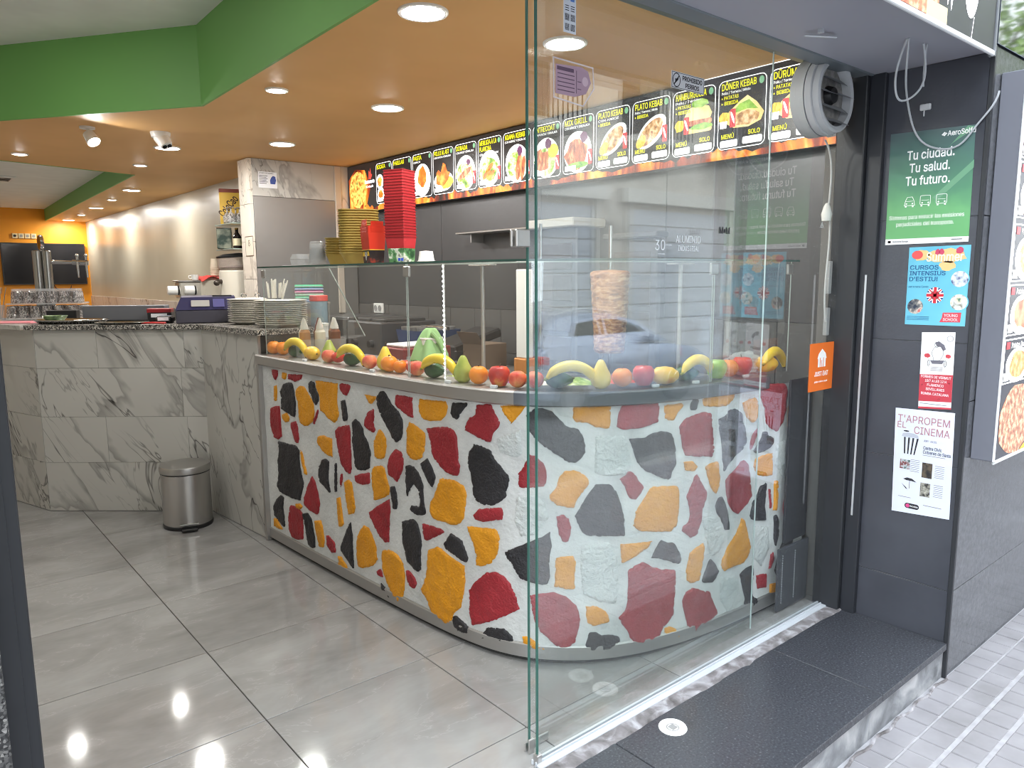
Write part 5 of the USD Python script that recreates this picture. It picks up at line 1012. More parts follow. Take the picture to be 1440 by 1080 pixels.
tw = thing('red_towel', 'coral red cloth draped over the espresso machine', 'cloth', (2.36, 7.08, 1.494)); gx_, gy_ = np.meshgrid(np.linspace(-.16, .14, 26), np.linspace(-.14, .12, 22), indexing='ij'); hz = .02+.016*np.sin(gx_*38+gy_*14)*.7+.02*(meshkit.fbm(np.c_[gx_.ravel()*12, gy_.ravel()*12, 0*gx_.ravel()], 3).reshape(gx_.shape))-.25*np.maximum(0, np.abs(gx_)-.10)-.3*np.maximum(0, -gy_-.10)
I = np.arange(gx_.size).reshape(gx_.shape); F = np.stack([I[:-1, :-1], I[1:, :-1], I[1:, 1:], I[:-1, 1:]], -1).reshape(-1, 4); obj('cloth', cat([trimesh.Trimesh(np.c_[gx_.ravel(), gy_.ravel(), hz.ravel()], np.vstack([F[:, :3], F[:, [0, 2, 3]]]), process=False), trimesh.Trimesh(np.c_[gx_.ravel(), gy_.ravel(), hz.ravel()-.006], np.vstack([F[:, [0, 2, 1]], F[:, [0, 3, 2]]]), process=False)]), M('coral_cloth', c8(226, 86, 78), .85), tw, smooth=True)
cp0 = None
for k in range(5):
    L = (2.36, 7.06, 1.535+k*.017); lab = 'paper coffee cup upside down on the red cloth, ' + ('lowest', 'second', 'third', 'fourth', 'topmost')[k]
    if cp0 is None: t = cp0 = thing('paper_cup', lab, 'cup', L, 0, 'nested paper cups'); obj('cup', lathe([(.041, 0), (.043, .003), (.041, .006), (.031, .085), (.029, .085), (0, .083)], 26), M('ivory_paper', c8(222, 210, 188), .6), t); obj('rolled_rim', mv(trimesh.creation.torus(.0415, .0025, 26, 8), (0, 0, .0025)), M('ivory_paper'), t)
    else: dup(cp0, L, k, lab)
cs = thing('white_cup', 'small white china cup on top of the espresso machine', 'cup', (2.16, 7.0, 1.493)); obj('cup', lathe([(0, .004), (.022, 0), (.026, .004), (.036, .05), (.033, .05), (.022, .008), (0, .008)], 24), WHITEP, cs); obj('handle', mv(trimesh.creation.torus(.014, .004, 16, 8), (-.042, 0, .028), rx=math.pi/2), WHITEP, cs)
SHG = M('shelf_glass', c8(170, 190, 185), .08, alpha=.55)
for z, lab, nm in ((1.955, 'upper glass shelf holding upturned glasses by the column', 'glass_shelf'), (1.745, 'lower glass shelf with dark bottles by the column', 'lower_glass_shelf')):
    t = thing(nm, lab, 'shelf', (2.52, 6.52, z)); obj('shelf_pane', bx(-.26, -.24, 0, .18, .18, .01, .002), SHG, t)
    for y in (-.15, .12): obj('bracket', [bx(.08, y-.008, -.02, .183, y+.008, 0, .002)], STEEL, t)
v0 = None
for i in range(5):
    for j in range(2):
        L = (2.285+i*.072, 6.36+j*.09, 1.966); lab = f'small clear glass on the upper shelf, {("front", "rear")[j]} row, {_ORD[i]} from the left'
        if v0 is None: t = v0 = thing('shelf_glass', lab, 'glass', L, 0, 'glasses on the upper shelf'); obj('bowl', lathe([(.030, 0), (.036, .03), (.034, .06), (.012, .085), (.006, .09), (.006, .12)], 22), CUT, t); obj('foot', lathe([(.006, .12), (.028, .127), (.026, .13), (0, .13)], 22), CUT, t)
        else: dup(v0, L, 0, lab)
cc = thing('cocoa_box', 'tall yellow and brown cocoa carton on the upper glass shelf', 'carton', (2.375, 6.62, 1.9655), -.30); obj('carton', bx(-.085, -.04, 0, .085, .04, .30, .002), M('cocoa_yellow', c8(206, 168, 62), .55), cc); obj('red_top', bx(-.086, -.041, .27, .086, .041, .302, .002), M('cocoa_brown_red', c8(120, 52, 34), .55), cc)
obj('lettering', [on(mv(txt('ColaCao', .062, 0, 0, w=.2, bold=True), (0, 0, 0), .9), frame((-.055, -.0412, .06), (1, 0, 0), (0, 0, 1)))], M('cocoa_brown', c8(50, 28, 18), .6), cc, smooth=False)
for k, (dx, r, h, mt_, lab) in enumerate(((2.345, .034, .17, 'black_bottle', 'dark bottle second on the lower shelf'), (2.415, .036, .18, 'brown_bottle', 'brown bottle third on the lower shelf'), (2.485, .034, .175, 'black_bottle', 'dark bottle nearest the column on the lower shelf'))):
    t = thing('bottle', lab, 'bottle', (dx, 6.42, 1.756), 0, 'bottles on the lower shelf'); obj('bottle_body', lathe([(0, 0), (r, 0), (r, h*.6), (r*.4, h*.8), (r*.36, h), (0, h)], 22), M('dark_bottle_glass', c8(30, 24, 22), .1), t); obj('label_band', lathe([(r+.0006, h*.15), (r+.0006, h*.5)], 22), M('cream_label', c8(200, 190, 160), .6), t); obj('cap', lathe([(r*.42, h*.93), (r*.42, h*1.02), (0, h*1.02)], 16), M('gold_cap', c8(150, 120, 60), .3, .8), t)
pk = thing('coffee_tin', 'dark green picture tin at the left of the lower shelf', 'tin', (2.285, 6.55, 1.756), -.4); obj('tin', bx(-.06, -.04, 0, .06, .04, .17, .006), M('tin_green', n=(14, [(.4, c8(40, 56, 50)), (.6, c8(120, 124, 110))], 3), rough=.35), pk); obj('lid', bx(-.062, -.042, .165, .062, .042, .178, .004), CHROME, pk)

hn = thing('hygiene_notice', 'small printed notice with a blue glove picture on the marble band', 'notice', (2.48, 6.034, 2.295)); TH = frame((0, -.0006, 0), (1, 0, 0), (0, 0, 1))
obj('sheet', on(prism(sbox(-.078, -.064, .078, .064), .0006), TH), PAPER, hn, smooth=False); obj('printed_lines', [on(txt('LAVADO DE MANOS', .010, -.07, .048, w=.12, z=.0008), TH)]+[on(prism(sbox(-.07, .03-.012*k, .0-.01*(k % 2), .034-.012*k), .0003, .0008), TH) for k in range(6)], INK, hn, smooth=False, kind='stuff')
obj('blue_glove', on(prism(Polygon([(.022, -.03), (.062, -.03), (.07, .0), (.066, .03), (.045, .035), (.03, .02), (.02, .0)]), .0003, .0008), TH), M('blue_print', c8(60, 80, 150), .6), hn, smooth=False)
fr_ = thing('column_notice', 'small framed paper notice on the narrow side of the marble column', 'notice', (2.3235, 6.09, 1.765)); TC = frame((-.0004, 0, 0), (0, -1, 0), (0, 0, 1))
obj('sheet', on(prism(sbox(-.085, -.08, .085, .08), .0008), TC), M('cream_notice', c8(222, 212, 196), .7), fr_, smooth=False); obj('border', on(prism(ring(sbox(-.085, -.08, .085, .08), .006), .0004, .001), TC), M('brown_ink', c8(120, 100, 84), .7), fr_, smooth=False); obj('numeral', on(txt('8', .05, -.02, .0, z=.001), TC), M('brown_ink'), fr_, smooth=False)
# --- far room
tv = thing('wall_television', 'black flat television hung on the orange back wall', 'television', (2.06, 14.27, 1.775)); obj('screen', bx(-.575, -.035, -.33, .575, -.005, .31, .006), M('tv_screen', c8(26, 26, 30), .12), tv); obj('bezel', prism(ring(sbox(-.585, -.34, .585, .32), .015), .04), BLACKP, tv) if False else obj('bezel', mv(prism(ring(sbox(-.585, -.34, .585, .32), .016), .04), (0, 0, 0), rx=math.pi/2), BLACKP, tv); obj('stand_cable', tube(curve([(.1, -.01, -.32), (.15, -.012, -.42), (.3, -.012, -.44), (.35, -.01, -.36)], 14), .006), BLACKP, tv)
so = thing('wall_sockets', 'row of four small white sockets above the television', 'socket', (1.81, 14.28, 2.205))
for k in range(4): pl_ = obj('socket_plate', bx(-.16+k*.085, -.012, -.04, -.085+k*.085, .008, .04, .004), M('ivory_plastic', c8(225, 205, 160), .4), so); obj('socket_hole', mv(lathe([(0, 0), (.02, 0), (.02, .003)], 16), (-.122+k*.085, -.0125, 0), rx=math.pi/2), BLACKP if k == 0 else GREYP, pl_)
# ================================================================ KITCHEN BEHIND THE COUNTER
kc = thing('kitchen_counter', 'steel kitchen worktop along the right hand wall', 'worktop'); obj('cabinet', bx(2.66, 1.9, .1, 3.26, 5.9, .86), M('cabinet_grey', c8(120, 120, 120), .5, .4), kc); obj('top', bx(2.63, 1.88, .862, 3.265, 5.95, .90, .004), STEEL, kc)
for k, y in enumerate(np.arange(1.95, 5.8, .65)): dd = obj('cabinet_door', bx(2.65, y, .14, 2.66, y+.62, .84, .003), STEELW, kc); obj('door_handle', cyl((2.635, y+.1, .76), (2.635, y+.5, .76), .007), CHROME, dd)
DMEAT = M('doner_meat', n=(26, [(.3, c8(110, 60, 30)), (.5, c8(172, 112, 70)), (.68, c8(214, 168, 120))], 5, .4, (1, 1, 3)), rough=.5, bump=(45, .006))
dn = thing('doner_spit', 'tall layered doner meat cone on a vertical spit behind the glass', 'spit', (2.93, 2.69, .902))
obj('drip_tray', lathe([(0, .03), (.2, .03), (.22, .06), (.215, .06), (.195, .034), (0, .034)], 32), STEEL, dn); obj('spit_rod', cyl((0, 0, .03), (0, 0, .86), .011), CHROME, dn)
m = lathe([(0, .20), (.075, .20)]+[(.078+.024*k/24+.004*(k % 2), .20+k*.0175) for k in range(1, 25)]+[(.09, .628), (0, .635)], 36); v = np.array(m.vertices); v[:, :2] *= (1+.09*(meshkit.fbm(v*30, 3)-.5))[:, None]; m.vertices = v; obj('meat', m, DMEAT, dn, smooth=True)
obj('heater_frame', [bx(.17, -.17, .06, .21, .17, .80, .006), bx(.14, -.19, .80, .24, .19, .83, .006)], STEELW, dn)
for k in range(4): obj('burner', bx(.165, -.13, .12+k*.16, .172, .13, .25+k*.16, .004), M('burner_ceramic', c8(66, 60, 56), .7), dn)
dn2 = thing('doner_grill', 'empty steel doner grill tower left of the meat cone', 'grill', (2.98, 3.22, .902)); obj('tower', bx(.06, -.17, .0, .26, .17, .88, .008), STEELW, dn2); obj('cap', bx(.0, -.2, .88, .27, .2, .93, .006), M('pale_grill_cap', c8(190, 186, 178), .4), dn2)
for k in range(4): obj('burner', bx(.05, -.14, .1+k*.18, .06, .14, .25+k*.18, .004), M('burner_ceramic'), dn2)
obj('spit_rod', cyl((-.06, 0, .05), (-.06, 0, .9), .01), CHROME, dn2); obj('drip_tray', bx(-.2, -.19, 0, .06, .19, .04, .006), STEEL, dn2)
wp = thing('white_panel_stack', 'tall white plastic strip with an orange foot behind the sliding glass', 'panel', (2.66, 3.065, .902)); obj('panel', bx(-.03, -.04, .16, .03, .04, .64, .006), WHITEP, wp); obj('foot_box', bx(-.04, -.05, 0, .04, .05, .16, .006), M('orange_box', c8(196, 130, 70), .6), wp)
bb = thing('blue_crate', 'blue plastic tub with packed cups on the kitchen worktop', 'tub', (2.92, 4.40, .902)); obj('tub', taper(.30, .26, .36, .32, .0, .24, .03, .004), M('navy_plastic', c8(48, 66, 104), .45), bb); obj('packed_foil', [mv(lathe([(.03, 0), (.036, .05), (0, .052)], 14), (x, y, .21)) for x in (-.12, -.04, .04, .12) for y in (-.1, 0, .1)], STEEL, bb, kind='stuff')
fy = thing('fryer', 'steel countertop fryer with two dark knobs', 'fryer', (2.95, 4.95, .902)); obj('body', bx(-.24, -.25, 0, .24, .25, .28, .01), STEELW, fy); obj('basket', [bx(-.18, -.2, .28, .18, -.02, .30, .004), bx(-.18, .02, .28, .18, .2, .30, .004)], M('wire_grey', c8(110, 110, 110), .4, .8), fy)
for y in (-.12, .12): obj('knob', mv(lathe([(0, 0), (.03, 0), (.026, .03), (0, .03)], 18), (-.24, y, .12), ry=-math.pi/2), BLACKP, fy)
gr = thing('contact_grill', 'dark contact grill with a lifted lid on the worktop', 'grill', (2.95, 3.98, .902)); obj('base', bx(-.2, -.14, .02, .2, .2, .14, .01), BLACKP, gr); obj('lid', mv(bx(-.2, -.135, 0, .2, .135, .06, .012), (.0, 0, .16), ry=-.25), M('dark_iron', c8(50, 48, 48), .5, .4), gr); obj('handle', cyl((-.24, -.12, .28), (-.24, .12, .28), .012), CHROME, gr)
cb_ = thing('cardboard_box', 'brown cardboard box on the worktop behind the support post', 'box', (2.80, 3.60, .902), .1); obj('carton', bx(-.1, -.09, 0, .1, .09, .20, .002), M('brown_cardboard', c8(104, 86, 70), .75), cb_); obj('flap', mv(bx(0, -.09, 0, .002, .09, .09), (-.1, 0, .2), ry=-.6), M('brown_cardboard'), cb_)
ov = thing('microwave_oven', 'grey steel oven with a dark glass door on the worktop', 'oven', (2.98, 5.52, .902)); obj('case', bx(-.22, -.24, .01, .24, .24, .30, .008), STEELW, ov); od = obj('door', bx(-.235, -.23, .03, -.22, .12, .28, .004), BLACKP, ov); obj('handle', cyl((-.255, .1, .05), (-.255, .1, .26), .008), CHROME, od); obj('control_panel', bx(-.228, .13, .03, -.22, .23, .28, .003), GREYP, ov)
sk = thing('steel_wall_shelf', 'narrow steel rail shelf on the kitchen wall', 'shelf', (3.24, 3.9, 1.80)); obj('rail', bx(-.11, -.55, 0, .025, .45, .012, .003), STEEL, sk)
for y in (-.4, .3): obj('bracket', bx(-.08, y, -.06, .026, y+.012, 0), STEEL, sk)
hd_ = thing('extractor_hood', 'steel extractor hood panel under the menu board', 'hood', (3.0, 4.1, 1.86)) if False else None
rf = thing('steel_fridge', 'tall grey steel upright fridge in the kitchen corner', 'fridge', (3.02, 5.62, .0)) if False else None
sc = thing('wall_socket', 'white double wall socket on the grey kitchen wall', 'socket', (3.256, 5.66, 1.245)); sc.GetAttribute('xformOp:rotateZ').Set(-90.0)
pl_ = obj('plate', bx(-.075, -.012, -.042, .075, .009, .042, .004), WHITEP, sc)
for x in (-.035, .035): obj('socket_well', mv(lathe([(0, .0), (.022, .0), (.024, .004), (.026, .004)], 20), (x, -.0125, 0), rx=math.pi/2), GREYP, pl_)
# preparation table inside the counter's left end with bottles and jars
pt = thing('preparation_table', 'steel preparation table inside the left end of the counter', 'table', (2.40, 4.05, 0)); obj('table_top', bx(-.42, -.55, .93, .2, .30, .96, .004), STEEL, pt)
for x in (-.38, .16):
    for y in (-.5, .26): obj('leg', cyl((x, y, 0), (x, y, .93), .016), STEEL, pt)
sb0 = None; SAU = [M('tan_sauce', c8(176, 128, 84), .35), M('white_sauce'), M('brown_sauce', c8(120, 70, 44), .35)]
bxs = thing('sauce_caddy', 'clear caddy holding sauce squeeze bottles behind the first banana', 'caddy', (1.81, 3.80, 1.046), -.35); obj('caddy_wall', taper(.26, .13, .27, .14, 0, .13, .01, .003), CLEAR, bxs); obj('caddy_floor', bx(-.12, -.06, .002, .12, .06, .006), CLEAR, bxs)
for k in range(6):
    i, j = k % 3, k//3; ca, sa = math.cos(-.35), math.sin(-.35); x, y = (i-1)*.08, (j-.5)*.062; lab = f'squeeze bottle of {("tan", "white", "brown")[(i+j) % 3]} sauce in the caddy, {("front", "rear")[j]} row, {_ORD[i]} from the left'
    t = thing('sauce_bottle', lab, 'bottle', (1.81+x*ca-y*sa, 3.80+x*sa+y*ca, 1.053), 0, 'sauce bottles in the caddy'); obj('bottle', lathe([(0, 0), (.028, 0), (.029, .16), (.02, .175), (0, .176)], 20), SAU[(i+j) % 3], t); obj('nozzle', lathe([(.021, .176), (.019, .19), (.004, .235), (0, .235)], 16), M('nozzle_white', c8(225, 222, 215), .4) if k != 4 else M('nozzle_brown', c8(120, 50, 40), .4), t)
jr = thing('straw_jar', 'clear blue plastic jar with a red lid behind the plates', 'jar', (2.09, 4.38, .961)); obj('jar', lathe([(0, 0), (.05, 0), (.053, .02), (.053, .40), (.048, .41)], 28), M('bluish_plastic', c8(150, 175, 190), .15, alpha=.6), jr); obj('lid', lathe([(.055, .40), (.057, .405), (.057, .432), (.05, .436), (0, .436)], 28), M('coral_lid', c8(216, 84, 76), .45), jr)
jr2 = thing('white_tub', 'small white tub beside the clear jar', 'tub', (2.02, 4.20, .961)); obj('tub', lathe([(0, 0), (.035, 0), (.038, .26), (0, .262)], 24), WHITEP, jr2); obj('lid', lathe([(.040, .255), (.040, .272), (0, .274)], 24), M('tub_lid', c8(235, 232, 225), .4), jr2)
spg = [c8(80, 190, 140), c8(120, 130, 180), c8(200, 110, 150), c8(150, 190, 160), c8(110, 190, 150), c8(110, 140, 180)]
for k in range(6):
    t = thing('sponge_cloth', f'{("green", "violet", "pink", "sage", "mint", "blue")[k]} sponge cloth in the stack by the clear jar', 'sponge cloth', (2.13, 4.60, 1.35+(5-k)*.0185), -.4, 'stacked sponge cloths'); obj('cloth', bx(-.09, -.06, 0, .09, .06, .018, .006), M('sponge_%s' % ('green', 'violet', 'pink', 'sage', 'mint', 'blue')[k], spg[k], .9), t); obj('edge_line', bx(-.09, -.061, .007, .09, -.0595, .010), M('sponge_line', c8(210, 215, 215), .9), t)
sb = thing('steel_rack', 'narrow steel rack under the sponge cloths', 'rack', (2.13, 4.60, .0)); obj('rack_top', bx(-.11, -.08, 1.335, .11, .08, 1.349, .003), STEEL, sb)
for x in (-.1, .1):
    for y in (-.07, .07): obj('leg', cyl((x, y, 0), (x, y, 1.335), .008), STEEL, sb)
cbd = thing('chopping_board', 'white chopping board across a dark red tray behind the fruit', 'chopping board', (2.36, 3.72, 1.105), .05); obj('board', bx(-.13, -.09, 0, .13, .09, .018, .006), WHITEP, cbd); obj('grip_slot', bx(.09, -.03, .0181, .11, .03, .0185), GREYP, cbd)
rt = thing('red_tray', 'dark red tray under the white chopping board', 'tray', (2.37, 3.70, .961), .05); obj('tray', bx(-.17, -.11, 0, .17, .11, .143, .006), M('dark_red_tray', c8(120, 44, 44), .5), rt); obj('front_panel', bx(-.15, -.112, .01, .15, -.11, .10), GREYP, rt)
gc = thing('green_cloth', 'pale green cloth hung over a white tub behind the second banana', 'cloth', (2.14, 3.20, 1.046)); gx_, a_ = np.meshgrid(np.linspace(0, 1, 14), np.linspace(0, 2*math.pi, 40), indexing='ij'); rr_ = .02+.075*gx_+.018*gx_*np.sin(a_*5+1); zz_ = .20-.18*gx_**1.6+.015*np.sin(a_*3)*gx_
I = np.arange(gx_.size).reshape(gx_.shape); F = np.stack([I[:-1, :-1], I[1:, :-1], I[1:, 1:], I[:-1, 1:]], -1).reshape(-1, 4); obj('cloth', (np.c_[(rr_*np.cos(a_)).ravel(), (rr_*np.sin(a_)).ravel(), zz_.ravel()], F), M('pale_green_cloth', c8(150, 190, 130), .9), gc, smooth=True); obj('cloth_fold', tube(curve([(-.03, -.05, .18), (.0, -.085, .12), (.02, -.1, .03)], 10), [.012]*10, 8), M('pale_green_cloth'), gc)
tb = thing('white_bucket', 'white tub under the pale green cloth', 'tub', (2.14, 3.20, 1.046)); obj('tub', lathe([(0, 0), (.05, 0), (.058, .15), (.0, .15)], 24), WHITEP, tb); obj('rim', lathe([(.057, .14), (.062, .145), (.06, .152), (.057, .152)], 24), WHITEP, tb)
kn = thing('steel_tongs', 'steel tongs leaning over the food pans', 'tongs', (2.02, 2.92, 1.09), .4); obj('arm', tube([(-.1, 0, .03), (0, .006, .015), (.1, .014, .004)], .005, 8), CHROME, kn); obj('arm', tube([(-.1, 0, .03), (0, -.006, .015), (.1, -.014, .004)], .005, 8), CHROME, kn)
pbg = thing('plastic_bag', 'crumpled clear plastic bag among the fruit at the right end', 'bag', (*bp(3.19, -.12)[0], 1.082)); m = trimesh.creation.icosphere(4, 1.0); v = np.array(m.vertices); nz = meshkit.fbm(v*3+5, 4)-.5; v = v*(1+1.1*nz[:, None]); v[:, 2] = np.maximum(v[:, 2], -.75)+.75; m.vertices = v*[.10, .05, .05]; obj('bag_film', m, M('bag_film', c8(220, 226, 228), .2, alpha=.4), pbg, smooth=False); obj('bag_knot', mv(trimesh.creation.icosphere(1, .01), (-.10, 0, .05)), M('bag_film'), pbg)

# ================================================================ FRONT GLASS: FAN, STICKERS, CABLES
fn = thing('window_fan', 'round grey plastic ventilator set into the front glass', 'fan', (2.958, 1.583, 2.205))
FANP = M('aged_grey_plastic', c8(176, 178, 182), .5)
obj('outer_ring', mv(lathe([(.128, .0), (.146, .0), (.151, .008), (.151, .03), (.146, .034), (.14, .033)], 56), rx=math.pi/2), FANP, fn); obj('outer_ring', mv(lathe([(.14, .0335), (.146, .035), (.143, .058), (.134, .062), (.120, .058), (.114, .02)], 56), rx=math.pi/2), FANP, fn)
obj('inner_ring', mv(lathe([(.11, -.055), (.151, -.055), (.151, -.0), (.11, -.0)], 48), rx=math.pi/2), FANP, fn)
obj('fan_housing', mv(lathe([(0, .02), (.06, .025), (.116, .025)], 40), rx=math.pi/2), M('dusty_mesh', n=(30, G(c8(110, 108, 108), c8(150, 148, 146)), 3), rough=.9), fn)
for k, z in enumerate((-.085, -.035, .02, .07)):
    w = math.sqrt(.112**2-z*z); pts_ = [(-w, -.03, z), (w, -.03, z), (w*.9, -.085+.02*(k % 2), z-.03), (-w*.9, -.06, z-.02)]
    P4 = np.array(pts_); obj('louvre_flap', cat([sheet(P4), sheet((P4+[0, .002, .003])[::-1])]), M('grey_flap', c8(150, 152, 156), .55), fn, smooth=False)
obj('hub_motor', mv(lathe([(0, .055), (.03, .05), (.038, .03), (.04, .02)], 22), rx=math.pi/2), BLACKP, fn)
ccb = thing('fan_cable', 'white cable with a plug hanging down the frame from the round ventilator', 'cable'); WIRE = M('white_cable', c8(205, 205, 205), .5)
obj('cable', tube(curve([(3.03, 1.60, 2.05), (3.075, 1.60, 2.0), (3.095, 1.60, 1.9), (3.088, 1.60, 1.80)], 16), .004), WIRE, ccb); obj('plug', lathe([(0, -.03), (.018, -.028), (.022, 0), (.014, .03), (.006, .045), (0, .046)], 18, (3.083, 1.605, 1.755)), WHITEP, ccb)
obj('cable', tube(curve([(3.09, 1.602, 1.80), (3.115, 1.604, 1.65), (3.10, 1.604, 1.45), (3.12, 1.604, 1.30)], 18), .004), WIRE, ccb); obj('trunking', [bx(3.125, 1.60, z0, 3.15, 1.618, z1, .002) for z0, z1 in ((1.42, 1.56), (1.24, 1.36))], M('grey_trunking', c8(170, 170, 170), .5), ccb)
TG = frame((0, 1.5815, 0), (1, 0, 0), (0, 0, 1))
def sticker(name, label, poly, mat, cat_='sticker', th=.0008): t = thing(name, label, cat_); obj('backing', on(prism(poly, th), TG), mat, t, smooth=False); return t
def st_add(t, name, polys, mat, z=.001): return obj(name, on(cat([p if isinstance(p, trimesh.Trimesh) else prism(p, .0003, z) for p in polys]), TG), mat, t, smooth=False)
ORS = M('orange_sticker', c8(238, 118, 44), .5)
je = sticker('orange_sticker', 'orange delivery service sticker with a white house mark low on the glass', sbox(2.958, 1.008, 3.166, 1.214), ORS)
hs = Polygon([(3.028, 1.11), (3.028, 1.145), (3.022, 1.147), (3.032, 1.168), (3.060, 1.188), (3.090, 1.168), (3.100, 1.147), (3.093, 1.145), (3.093, 1.11)]).difference(sbox(3.044, 1.11, 3.050, 1.15)).difference(sbox(3.058, 1.11, 3.063, 1.14)).difference(sbox(3.072, 1.11, 3.078, 1.15))
st_add(je, 'house_mark', [hs], INKW); st_add(je, 'lettering', [txt('JUST EAT', .019, 3.0605, 1.072, w=.115, align='c', bold=True, z=.001), txt('pide online aquí', .008, 3.06, 1.044, w=.11, align='c', z=.001)], INKW)
pr_ = sticker('no_dogs_sign', 'pale grey sign reading no dogs high on the glass', sbox(1.998, 2.10, 2.172, 2.152), M('pale_grey_sign', c8(198, 200, 204), .5), 'sign')
st_add(pr_, 'lettering', [txt('PROHIBIDO', .014, 2.107, 2.129, w=.105, align='c', bold=True, z=.001), txt('PERROS', .014, 2.107, 2.108, w=.072, align='c', bold=True, z=.001)], INK)
st_add(pr_, 'round_mark', [ring(ell(2.024, 2.126, .020, .022), .003), Polygon([(2.010, 2.113), (2.014, 2.111), (2.038, 2.139), (2.035, 2.141)]), Polygon([(2.014, 2.127), (2.032, 2.127), (2.034, 2.133), (2.029, 2.133), (2.027, 2.130), (2.017, 2.130), (2.017, 2.115), (2.014, 2.115)])], INK); st_add(pr_, 'sign_border', [ring(sbox(2.0, 2.102, 2.17, 2.15), .0015)], INK)
cdn = sticker('notice_card', 'narrow white notice card with eight small pictures at the top of the glass', sbox(1.520, 2.176, 1.568, 2.30), M('pale_card', c8(215, 220, 228), .6), 'notice')  # card stock is an even bluish white
st_add(cdn, 'picture', [sbox(1.5245+i*.022, 2.182+j*.026, 1.5415+i*.022, 2.200+j*.026) for i in range(2) for j in range(2)], M('grey_thumb', n=(300, G(c8(60, 62, 70), c8(170, 172, 180)), 2)), .001); st_add(cdn, 'picture', [sbox(1.525, 2.262, 1.540, 2.276)], INK); st_add(cdn, 'picture', [sbox(1.546, 2.26, 1.561, 2.28)], M('blue_thumb', c8(90, 130, 200), .6)); st_add(cdn, 'fine_line', [sbox(1.525+i*.022, 2.234+k*.006, 1.540+i*.022, 2.236+k*.006) for i in range(2) for k in range(3)], INK)
pp_ = sticker('mauve_notice', 'mauve printed notice with a round end in a taped plastic sleeve behind the glass', Polygon([(1.49, 2.008), (1.565, 2.008), (1.61, 2.022), (1.63, 2.055), (1.618, 2.085), (1.59, 2.093), (1.49, 2.086)]), M('mauve_paper', c8(168, 140, 158), .6), 'notice')
st_add(pp_, 'printed_lines', [sbox(1.497, 2.018+k*.011, 1.563, 2.0205+k*.011) for k in range(5)]+[sbox(1.57, 2.018, 1.572, 2.08), sbox(1.575, 2.03, 1.59, 2.032), sbox(1.575, 2.05, 1.59, 2.052)], M('dark_mauve_ink', c8(92, 70, 92), .7)); st_add(pp_, 'round_seal', [ell(1.606, 2.055, .012, .013)], M('pale_mauve', c8(196, 172, 186), .6)); st_add(pp_, 'heading_band', [sbox(1.495, 2.072, 1.56, 2.082)], M('dark_mauve_ink'))
obj('plastic_sleeve', on(prism(ring(Polygon([(1.482, 1.995), (1.60, 1.985), (1.645, 2.04), (1.64, 2.10), (1.48, 2.104)]), .004), .0006), TG), M('sleeve_edge', c8(210, 205, 212), .2, alpha=.6), pp_, smooth=False)
al = thing('glass_lettering', 'white lettering about thirty years of industrial aluminium on the front glass', 'lettering'); [obj('letters', on(txt(*a_, w=w_), TG), M('frosted_white', c8(205, 210, 216), .5), al, smooth=False) for a_, w_ in ((('30', .033, 1.935, 1.585), .05), (('ALUMINIO', .024, 2.042, 1.611), .135), (('INDUSTRIAL', .018, 2.055, 1.584), .115))]; obj('underline', on(prism(sbox(1.95, 1.572, 1.985, 1.5735).union(sbox(1.99, 1.602, 2.02, 1.6035)), .0004), TG), M('frosted_white'), al, smooth=False)
mm = thing('glass_mark', 'painted reflection of a small black M dot M sign on the front glass', 'lettering'); [obj('letter', on(txt('M', .022, x_, 1.649, bold=True), TG), INK, mm, smooth=False) for x_ in (2.285, 2.325)]; obj('dot', on(prism(ell(2.317, 1.658, .006, .007), .0004), TG), INK, mm, smooth=False)  # reflection of a pilaster sign, drawn as letters on the pane
tri = thing('warning_triangle', 'tiny white triangle sticker near the frame of the glass', 'sticker'); obj('outline', on(prism(ring(Polygon([(2.992, 1.695), (3.018, 1.695), (3.005, 1.719)]), .002), .0005), TG), M('frosted_white'), tri, smooth=False); obj('mark', on(prism(sbox(3.0042, 1.70, 3.0058, 1.709), .0005), TG), M('frosted_white'), tri, smooth=False)
dr = thing('floor_socket', 'round white floor fitting let into the black step', 'floor fitting', (1.891, 1.429, .0)); obj('collar', lathe([(0, .001), (.026, .001), (.03, .004), (.046, .004), (.048, 0)], 36), WHITEP, dr); obj('square_well', bx(-.012, -.012, .001, .012, .012, .0035, .001), GREYP, dr); obj('lid_ring', lathe([(.018, .001), (.020, .003), (.022, .001)], 30), GREYP, dr)

